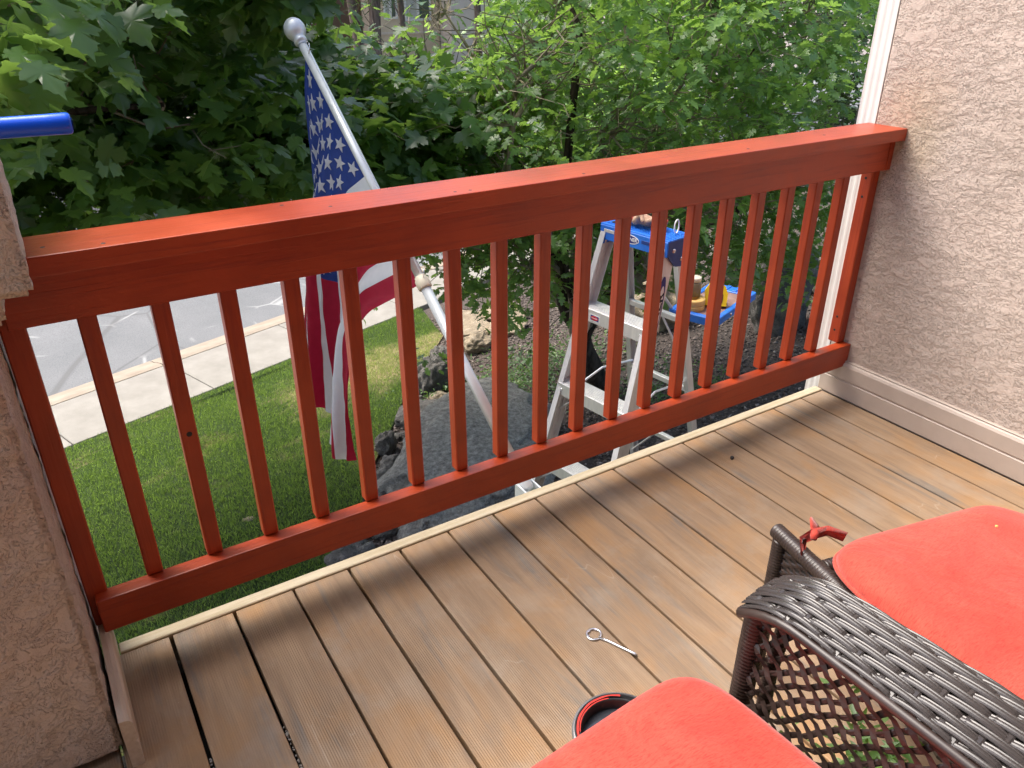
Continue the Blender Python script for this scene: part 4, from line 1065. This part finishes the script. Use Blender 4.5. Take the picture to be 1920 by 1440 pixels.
# ============================================================ far side: pines, building, hedge
bx0 = 11.2; by = 28.0
def bz(x): return float(gz(np.array(x), np.array(by)))
bld = thing('apartment_building', (14.5, by, -1.4), 'beige stucco apartment building with white framed windows seen between the trees', 'building')
part('wall', box(12.75, 15.4, by, by + 8, -1.25, 6), BWALL, bld)
part('side_wall', box(9.2, 12.7, by + 1.2, by + 8, -1.6, 6), BBROWN, bld, label='dark brown recessed wall')
part('wall', box(15.45, 22, by - .9, by + 8, -2.0, 6), BWALL2, bld, label='paler pinkish wall standing forward')
part('base_course', box(12.7, 15.42, by - .06, by, -1.35, -1.18), ROOFM, bld)
part('band', box(12.70, 15.42, by - .05, by, -.42, -.34), BWALL2, bld)
part('corner_trim', box(12.62, 12.75, by - .04, by + .2, -1.25, 6), BBROWN, bld)
part('drainpipe', tube([(16.55, by - .98, -2), (16.55, by - .98, 6)], .07, 8), WHITE, bld)
for (xa, xe, za, ze) in ((13.95, 15.05, .02, 1.25), (13.1, 13.65, .1, 1.2), (17.2, 18.4, .1, 1.3), (19.6, 20.8, .1, 1.3)):
    yb = by - (.9 if xa > 15.4 else 0)
    f = part('window', join(box(xa, xe, yb - .06, yb - .005, ze - .08, ze), box(xa, xe, yb - .06, yb - .005, za, za + .08), box(xa, xa + .07, yb - .06, yb - .005, za + .081, ze - .081), box(xe - .07, xe, yb - .06, yb - .005, za + .081, ze - .081), box((xa + xe) / 2 - .05, (xa + xe) / 2 + .05, yb - .06, yb - .005, za + .081, ze - .081)), WHITE, bld)
    part('pane', box(xa + .07, (xa + xe) / 2 - .05, yb - .03, yb - .006, za + .08, ze - .08), BLIND, f)
    part('pane', box((xa + xe) / 2 + .05, xe - .07, yb - .03, yb - .006, za + .08, ze - .08), GLASSD, f)
part('roof', join(box(8.8, 22.5, by - 1.8, by + 8.5, 6.0, 6.3), xf(prism([(-1.8, 0), (8.5, 0), (3.3, 2.6)], 8.8, 22.5), frame((0, by, 6.3), (0, 1, 0), (0, 0, 1), (1, 0, 0)))), ROOFM, bld)
def pine(x, y, r, h, label, seed):
    z = float(gz(np.array(x), np.array(y))); t = thing('pine_tree', (x, y, z), label, 'tree', 'pines in front of the far building')
    pts, rr = limb((x, y, z - .1), (x + random.gauss(0, .2), y, z + h), r, r * .6, seed, .02, 10)
    part('trunk', tube(pts, rr, 12), BARKP, t, True)
    C = np.array([(x + random.gauss(0, 1.0), y + random.gauss(0, 1.0), z + h * .45 + random.random() * h * .6) for _ in range(170)])
    fs = []
    for c in C[:40]:
        k = pts[min(10, max(0, int((c[2] - z) / h * 10)))]; fs.append(tube([k, c], [.05, .015], 4, False))
    part('branches', join(*fs), BARKP, t, kind='stuff')
    P, Rm, s, rn = leaves(C, 34, (.22, .34), .40, lambda P: .4 + 0 * P[:, 0], .9, -.2)
    T, TF_ = template([(0, 0), (.05, .4), (.03, .9), (0, 1)], .5)
    build_leaves(P, Rm, s, rn, [T], TF_, 'needles', FIR, t, None, 0)
pine(9.55, 22.0, .17, 8, 'pine trunk leftmost of the three in front of the brown wall', 1)
pine(9.95, 21.6, .19, 8.5, 'thickest pine trunk, second from the left, in front of the brown wall', 2)
pine(11.1, 22.0, .10, 7, 'thin pine trunk standing before the beige wall below the window', 3)
pine(14.4, 23.2, .13, 8, 'pine trunk in front of the pale building corner right of the window', 4)
def bigbush(name, c, r, n, label, seed, rn0=.4, m=FIR, sz=(.10, .2), cat='tree'):
    z0 = float(gz(np.array(c[0]), np.array(c[1]))) if nn_(c[0], c[1]) > 5.9 else ground_z(c[0], c[1])
    t = thing(name, (c[0], c[1], z0), label, cat)
    pts, rr = limb((c[0], c[1], z0 - .1), (c[0], c[1], c[2]), .14, .08, seed, .08, 6); part('trunk', tube(pts, rr, 8), BARK, t, True)
    C = crown_pts(n, c, r, .35)
    P, Rm, s, rnn = leaves(C, 16, sz, .35, lambda P: rn0 + .3 * (P[:, 2] - c[2]) / r[2], .8, .1)
    build_leaves(P, Rm, s, rnn, OV[:2], OF, 'foliage', m, t, None, 0)
bigbush('far_tree', (17.5, 10.0, 1.8), (4.0, 3.5, 3.8), 420, 'very dark tree standing in the top right corner beside the white downspout', 5, .1, FIR, (.2, .34))
bigbush('shrub', (12.9, 15.0, -1.5), (3.2, 1.8, 1.1), 330, 'broad green shrub across the street behind the oak', 6, .55, OAK, (.16, .28), 'shrub')
bigbush('shrub', (9.8, 10.3, -1.3), (1.8, 1.3, 1.1), 200, 'leafy shrub beyond the oak on the right of the street view', 8, .5, OAK, (.12, .22), 'shrub')
bigbush('shrub', (18.5, 19.0, .2), (4.5, 2.2, 1.9), 300, 'pale green hedge-like shrub near the far building right of centre', 9, .6, OAK, (.22, .36), 'shrub')
bigbush('far_tree', (4.4, 19.5, 1.5), (2.8, 2.4, 3.0), 300, 'dark tree across the street behind the maple', 10, .1, FIR, (.2, .34))
bigbush('far_tree', (-1.0, 19.0, 2.4), (3.8, 2.6, 2.6), 300, 'dark tree across the street at the far left', 11, .1, FIR, (.2, .34))

# ============================================================ paint can and opener
cn = thing('paint_can', (.812, -.868, 0), 'open paint can of wet red paint half hidden behind the near cushion', 'paint can')
cp = (.812, -.868, 0)
part('body', lathe([(0, .001), (.081, .001), (.083, .004), (.0825, .010), (.0815, .012), (.0815, .178), (.083, .181), (.0845, .185), (.0835, .190), (.080, .191)], 48, cp), simple_noise('can_metal', (.30, .30, .31), (.46, .46, .47), 6, .35, metal=.7), cn, True)
part('rim', lathe([(.080, .191), (.0785, .1935), (.0765, .1915), (.0755, .185), (.0735, .1835), (.0720, .186), (.0705, .190), (.0690, .1905), (.0680, .186), (.0675, .172)], 48, cp), BLACKP, cn, True, label='dark rim streaked with red paint')
def spill(r0, r1, z, a0, a1, name, seed, m=PAINTSPILL, wob=.3):
    V = []; F = []; n = 60
    for i in range(n + 1):
        t = a0 + (a1 - a0) * i / n; k = noise.noise(Vector((t * 2.2, seed, 0))) * wob
        ri = r0 + (r1 - r0) * max(0, k) ; ro = r1 - (r1 - r0) * max(0, -k)
        V += [(cp[0] + ri * math.cos(t), cp[1] + ri * math.sin(t), z), (cp[0] + ro * math.cos(t), cp[1] + ro * math.sin(t), z)]
    F = [(2 * i, 2 * i + 1, 2 * i + 3, 2 * i + 2) for i in range(n)]
    part(name, (V, F), m, cn)
spill(.0722, .0762, .1925, .9, 2.9, 'rim_paint', 1, wob=.8)
spill(.0690, .0712, .1912, 1.2, 2.6, 'rim_paint', 3)
part('inner_wall', lathe([(.0676, .182), (.0672, .165)], 48, cp), BLACKP, cn, True)
part('paint_surface', lathe([(0, .166), (.0671, .166)], 48, cp), mat('dark_reflective_paint', (.05, .055, .065), .08), cn, label='dark glossy skin of the can')
V = [(cp[0], cp[1] + .0, .1672)]; 
pts2 = []
for i in range(40):
    t = 2 * math.pi * i / 40; r = .030 + .016 * noise.noise(Vector((math.cos(t) * 2, math.sin(t) * 2, 7))) + .008 * noise.noise(Vector((math.cos(t) * 6, math.sin(t) * 6, 2)))
    pts2.append((cp[0] + .022 + 1.05 * r * math.cos(t), cp[1] + .022 + r * math.sin(t), .1672))
part('red_paint_pool', (pts2, [tuple(range(40))]), mat('red_paint_pool', (.62, .09, .05), .3), cn)
part('wire_handle', tube([(cp[0] + .0865 * math.cos(t), cp[1] + .0865 * math.sin(t), .150 - .045 * math.sin((t - 2.6) / 3.2 * math.pi)) for t in np.linspace(2.6, 5.8, 24)], .0016, 6), STEEL, cn, True)
part('handle_ear', xf(lathe([(0, .004), (.006, .003), (.008, 0)], 12), frame((cp[0] + .0818 * math.cos(2.6), cp[1] + .0818 * math.sin(2.6), .15), (0, 0, 1), (math.sin(2.6), -math.cos(2.6), 0), (math.cos(2.6), math.sin(2.6), 0))), STEEL, cn)
# opener
o0 = Vector((1.032, -.520, .003)); o1 = Vector((1.073, -.617, .004)); od = (o1 - o0).normalized(); osd = Vector((-od.y, od.x, 0))
op = thing('can_opener', (1.05, -.56, 0), 'small shiny paint can opener with a ring end lying on the deck boards', 'can opener')
ring = [o0 + od * (.016 * math.cos(t)) * 1.0 + osd * (.0175 * math.sin(t)) for t in np.linspace(-.15, 2 * math.pi - .35, 26)]
part('ring', tube(ring, .0030, 8, squash=.7), STEEL, op, True)
part('teeth', join(*[xf(box(-.002, .002, -.0035, .002, -.0015, .0015, .0005), frame(o0 + od * .0135 * math.cos(t) + osd * .015 * math.sin(t), (-math.sin(t), math.cos(t), 0), (math.cos(t), math.sin(t), 0), (0, 0, 1))) for t in (1.9, 3.1, 4.2)]), STEEL, op)
part('shank', tube([o0 + od * .015 + osd * -.003, o0 + od * .035, o0 + od * .09, o1, o1 + od * .006 + Vector((0, 0, -.0015))], [.0032, .0032, .0030, .0036, .0026], 8), STEEL, op, True)

# ============================================================ wicker armchair (near) and ottoman
CA = R(4); CO = Vector((.905, -1.02, 0)); CX = Vector((math.cos(CA), math.sin(CA), 0)); CY = Vector((-math.sin(CA), math.cos(CA), 0)); CMx = frame(CO, CX, CY, UP)
def CC(VF): return xf(VF, CMx)
def c(*a): return CMx @ Vector(a)
ch = thing('wicker_armchair', tuple(c(-.27, -.27, 0)), 'dark brown woven wicker armchair with a lattice side under its glossy-topped arm', 'chair')
def wrapped(pts, r, m=WICK, pitch=.0068, parent=None, name='wrapped_pole', n=14):
    """pole wrapped with flat cane: ridged tube"""
    P = [Vector(p) for p in pts]; L = [0]
    for i in range(1, len(P)): L.append(L[-1] + (P[i] - P[i - 1]).length)
    k = max(6, int(L[-1] / pitch)) * 3; Q = []; RR = []
    for i in range(k + 1):
        s = L[-1] * i / k; j = 1
        while j < len(L) - 1 and L[j] < s: j += 1
        t = (s - L[j - 1]) / (L[j] - L[j - 1]); Q.append(P[j - 1].lerp(P[j], t)); RR.append(r * (1 if i % 3 else .87) + random.uniform(-.0002, .0002))
    return part(name, tube(Q, RR, n), m, parent, True)
def curve(pts, n=8):
    P = [Vector(p) for p in pts]; out = []
    for i in range(len(P) - 1):
        p0 = P[max(i - 1, 0)]; p1 = P[i]; p2 = P[i + 1]; p3 = P[min(i + 2, len(P) - 1)]
        for k in range(n):
            t = k / n; out.append(.5 * ((2 * p1) + (p2 - p0) * t + (2 * p0 - 5 * p1 + 4 * p2 - p3) * t * t + (3 * p1 - p0 - 3 * p2 + p3) * t ** 3))
    out.append(P[-1]); return out
CW = .60      # between the arms' outer legs
def arm(xc, s):
    """arm whose centre line is at local x = xc; s=+1 outer side to the right"""
    hw = .040
    # legs
    leg = curve([(xc - hw * .3, .004, .0), (xc - hw * .3, .0, .30), (xc - hw * .3, -.002, .50), (xc - hw * .3, -.008, .560), (xc - hw * .3, -.030, .576)], 8)
    for q in (-1,):
        wrapped([c(*p) for p in leg], .018, parent=ch, name='leg')
    wrapped([c(xc + hw * .9, -.02, .0), c(xc + hw * .9, -.012, .40), c(xc + hw * .7, -.030, .560)], .012, parent=ch, name='leg')
    wrapped([c(xc, -.56, .0), c(xc, -.54, .40), c(xc, -.56, .62)], .017, parent=ch, name='leg')
    # lengthwise strands of the arm top, floating over three and under one
    L = .60; NS = 7; cr = .0185; half = .050
    def surf(a, y, h):     # a in [-1,1] across; wraps down at both sides
        wdt = half + .012 * min(1, -y / .35)
        ang = a * 1.15; x = xc + wdt * math.sin(ang) / math.sin(1.15); z = .612 + .02 * max(0, 1 - (-y) / .2) * 0 - (1 - math.cos(ang)) * .020 + h
        if y > -.09:       # front rolls over
            t = (y + .09) / .09; z -= .034 * t * t; 
        z += -.02 * (-y / .6) ** 2 
        return c(x, y, z)
    nc = int(L / cr)
    for i in range(NS * 2 - 3):
        a = -1 + 2 * (i + .5) / (NS * 2 - 3); pts = []
        for k in range(nc * 4 + 1):
            y = .004 - k * cr / 4; ph = ((k / 4 + i * 1.5) % 4)
            h = .0022 if .6 < ph < 3.6 else -.0020
            hh = .0022 * math.cos(max(-1, min(1, (ph - 2.1) / 1.9)) * math.pi / 2) ** .5 * 2 - .0022 if True else h
            pts.append(surf(a, y, hh))
        part('strand', ridged(pts, CX, .0132, .0026), WICKG, ch)
    part('arm_lining', ribbon([surf(0, .0 - .59 * j / 40, -.008) for j in range(41)], CX, .098, .002), DARK, ch)
    for k in range(nc):
        y = -.004 - (k + .5) * cr + .0; w_ = []
        pts = [surf(-1.12 + 2.24 * j / 16, y, -.0004) for j in range(17)]
        part('cross_strand', ribbon(pts, CY, .0085, .0016), WICKG, ch)
    for sd in (-1, 1):
        part('arm_edge', tube([surf(sd * 1.15, .0 - .6 * j / 30, -.004) for j in range(31)], .0075, 8), WICK, ch, True)
    part('arm_core', tube([c(xc, -.02 - .56 * j / 20, .572 - .02 * (.02 + .56 * j / 20) ** 2 / .36) for j in range(21)], .016, 10, squash=.7), DARK, ch)
    # wrapped lower rails of the side panel
    xo = xc - hw * .55
    wrapped([c(xo, -.01, .085), c(xo, -.55, .085)], .011, parent=ch, name='side_rail')
    # lattice: two diagonal families woven through each other and one steeper pair
    y0, y1, z0, z1 = -.012, -.55, .09, .565
    def clipseg(m, b):     # z = m*y + b inside the panel
        pts = []
        for k in range(61):
            y = y0 + (y1 - y0) * k / 60; z = m * y + b
            if z0 <= z <= z1: pts.append((y, z))
        return pts
    pit = .0220
    for fam, m in ((0, 1.05), (1, -1.05)):
        for q in range(-40, 60):
            b = z0 + q * pit * 1.45; sg = clipseg(m, b)
            if len(sg) < 4: continue
            P = []
            for (y, z) in sg:
                wv = math.sin((y * 2 * 1.05) / (pit * 1.45) * math.pi + fam * math.pi + q * math.pi) * .0030
                P.append(c(xo + wv + (.002 if fam else -.002), y + .004 * math.sin(z * 60), z))
            part('lattice_strand', ribbon(P, Vector((0, 0, 1)) if abs(m) < 1 else CY, .0092, .0018), WICK, ch)
    # looped binding under the arm edge
    for q in range(14):
        yy = -.035 - q * .038
        lp = [c(xo + .006 * math.sin(t), yy + .016 * math.cos(t), .552 + .020 * math.sin(t * .5)) for t in np.linspace(0, 6.28, 12)]
        part('binding_loop', ribbon(lp, CX, .009, .0016), WICK, ch)
arm(.017, 1)
arm(.017 - .68, -1)
# seat frame, woven apron, back
sx0, sx1 = -.64, -.03
part('seat_deck', CC(box(sx0 + .01, sx1 - .01, -.56, -.01, .33, .352, .004)), WICK, ch)
for k in range(9):
    part('apron_strand', CC(box(sx0, sx1, -.002, .004, .235 + k * .0125, .245 + k * .0125, .001)), WICK, ch)
wrapped([c(sx0, .0, .355), c(sx1, .0, .355)], .011, parent=ch, name='front_rail')
for k in range(40):
    part('back_strand', CC(box(sx0, sx1, -.575, -.567, .37 + k * .0135, .381 + k * .0135, .001)), WICK, ch)
wrapped([c(sx0, -.57, .92), c(sx1, -.57, .92)], .014, parent=ch, name='top_rail')

def cushion(w, d, h, rc, M, n=64, rings=9, wob=.004, seed=0, dome=.35):
    """rounded pad: w x d outline with corner radius rc; base at z=0"""
    out = []
    for i in range(n):
        t = 2 * math.pi * i / n; e = 2 / (2 + 6 * (1 - rc))
        ct, st_ = math.cos(t), math.sin(t)
        out.append((math.copysign(abs(ct) ** e, ct), math.copysign(abs(st_) ** e, st_)))
    V = []; F = []
    zs = []
    for k in range(rings):                       # side from bottom to top
        a = -math.pi / 2 + math.pi * k / (rings - 1); zs.append((.0 + math.cos(a), math.sin(a)))
    rad = h / 2
    for (cx, sz) in zs:
        for (ox, oy) in out:
            x = ox * (w / 2 - rad) + ox * rad * cx; y = oy * (d / 2 - rad) + oy * rad * cx
            p = Vector((x, y, rad + rad * sz)); V.append(p)
    # top caps by rings inwards
    m = 12; base = (rings - 1) * n
    for k in range(1, m + 1):
        f = 1 - k / m
        for (ox, oy) in out:
            x = ox * (w / 2 - rad) * f; y = oy * (d / 2 - rad) * f
            r = math.hypot(ox * f, oy * f)
            z = h + dome * h * (1 - max(abs(ox * f), abs(oy * f)) ** 2.6) ** 1.0 * .5
            z += .006 * noise.noise(Vector((x * 9, y * 9, seed))) + .003 * noise.noise(Vector((x * 22, y * 22, seed)))
            V.append(Vector((x, y, z)))
    R_tot = rings + m
    for i in range(R_tot - 1):
        for k in range(n): F.append((i * n + k, i * n + (k + 1) % n, (i + 1) * n + (k + 1) % n, (i + 1) * n + k))
    F.append(tuple(range(n))[::-1])
    V = [M @ (v + Vector((0, 0, wob * noise.noise(Vector((v.x * 14, v.y * 14, seed + 4)))))) for v in V]
    pip = [M @ Vector((ox * w / 2 * 1.002, oy * d / 2 * 1.002, rad * .82)) for ox, oy in out]
    return (V, F), pip
cu1 = thing('seat_cushion', tuple(c(-.33, -.24, .355)), 'coral red seat cushion on the near armchair, lowest in the picture', 'cushion')
vf, pip = cushion(.63, .60, .075, -.15, CMx @ Matrix.Translation((-.360, -.236, .368)), seed=1, dome=.18)
part('pad', vf, FABRIC, cu1, True); part('piping', tube(pip + [pip[0]], .0046, 8), FABRIC, cu1, True)
# ottoman
OA = R(-12); OO = Vector((1.263, -.794, 0)); OX = Vector((math.cos(OA), math.sin(OA), 0)); OY = Vector((-math.sin(OA), math.cos(OA), 0)); OM = frame(OO, OX, OY, UP)
ot = thing('wicker_ottoman', tuple(OM @ Vector((.25, -.24, 0))), 'dark brown wicker ottoman with wrapped top poles beside the armchair', 'ottoman')
def o_(*a): return OM @ Vector(a)
OW, OD, OH_ = .40, .50, .375
FY = -.10
for (a, b) in ((0, 0), (OW, FY - .02), (0, -OD), (OW, -OD)): wrapped([o_(a, b, 0), o_(a, b, OH_ - .01)], .016, parent=ot, name='leg')
for (p, q) in (((0, .018, OH_), (0, -OD - .018, OH_)), ((OW, FY, OH_ - .02), (OW, -OD - .018, OH_ - .02)), ((.02, FY, OH_ - .01), (OW - .02, FY, OH_ - .01)), ((.02, -OD, OH_), (OW - .02, -OD, OH_))):
    wrapped([o_(*p), o_(*q)], .0165, parent=ot, name='top_pole')
def apron(p0, p1, nrm, rows=11, z1=OH_ - .014, rh=.0105):
    p0, p1 = Vector(p0), Vector(p1); L = (p1 - p0).length; n = int(L / .007)
    for r in range(rows):
        z = z1 - (r + .5) * rh; pts = []
        for k in range(n + 1):
            t = k / n; ph = (t * L / .032 + (r % 2) * .5) * 2 * math.pi
            pts.append(OM @ (p0.lerp(p1, t) + Vector((0, 0, z)) + Vector(nrm) * (.0026 * math.sin(ph))))
        part('apron_strand', ribbon(pts, UP, .0098, .0020), WICK, ot)
    part('apron_backing', xf(box(0, 1, -.0008, .0008, z1 - rows * rh, z1), frame(OM @ (p0 - Vector(nrm) * .003), (OM.to_3x3() @ (p1 - p0)), OM.to_3x3() @ Vector(nrm), UP)), DARK, ot)
apron((0, .0, 0), (0, -OD, 0), (-1, 0, 0)); apron((0.01, FY, 0), (OW - .01, FY, 0), (0, 1, 0)); apron((OW, FY, 0), (OW, -OD, 0), (1, 0, 0)); apron((0, -OD, 0), (OW, -OD, 0), (0, -1, 0))
part('top_deck', xf(box(.012, OW - .012, -OD + .012, FY - .012, OH_ - .02, OH_ - .005, .002), OM), WICK, ot)
cu2 = thing('ottoman_cushion', tuple(o_(.25, -.26, OH_)), 'coral red cushion tied by a ribbon onto the wicker ottoman at the right edge', 'cushion')
vf, pip = cushion(.45, .56, .060, .15, OM @ Matrix.Translation((.216, -.384, OH_ + .006)), seed=8, dome=.25)
part('pad', vf, FABRIC, cu2, True); part('piping', tube(pip + [pip[0]], .0046, 8), FABRIC, cu2, True)
part('tie_ribbon', ribbon([o_(.060, -.095, .425), o_(.035, -.075, .432), o_(.020, -.060, .418), o_(.000, -.055, .405), o_(-.012, -.075, .385)], (-.3, .3, .9), .024, .0016), FABRIC, cu2, True)
part('tie_ribbon', ribbon([o_(.020, -.062, .416), o_(.034, -.040, .424), o_(.052, -.026, .412)], (-.5, .5, .7), .026, .0016), FABRIC, cu2, True)
part('tie_knot', tube([o_(.012, -.068, .412), o_(.020, -.060, .420), o_(.028, -.052, .414)], [.006, .009, .006], 8), FABRIC, cu2, True)
solo('seed_crumb', rock(tuple(o_(.30, -.20, .462)), (.004, .0025, .002), 5, 0, 2), TAPEM, 'tiny tan seed lying on the ottoman cushion', 'crumb')
solo('dead_bug', rock((1.86, -.155, .004), (.008, .006, .005), 3, .4, 2), BLACKP, 'tiny dark speck lying on the deck near the right baseboard', 'speck')
# leafy plant on the deck behind the lattice
pp = thing('potted_plant', (1.13, -1.20, 0), 'small leafy green plant in a low pot seen through the armchair lattice', 'plant')
part('pot', lathe([(0, .001), (.085, .001), (.11, .10), (.115, .105), (.112, .11), (.10, .105), (.0, .10)], 28, (1.13, -1.20, 0)), BLACKP, pp, True)
Cp = np.array([(1.14 + random.gauss(0, .08), -1.19 + random.gauss(0, .09), .09 + random.random() * .12) for _ in range(70)])
P_, R_, s_, r_ = leaves(Cp, 6, (.025, .045), .05, lambda P: .45 + 0 * P[:, 0], .8, -.2)
build_leaves(P_, R_, s_, r_, [shape(template([(0, 0), (.10, .2), (.14, .5), (.08, .8), (0, 1)], .5)[0], .2, .1, 0)], template([(0, 0), (.10, .2), (.14, .5), (.08, .8), (0, 1)], .5)[1], 'foliage', GCOV, pp, None, 0)
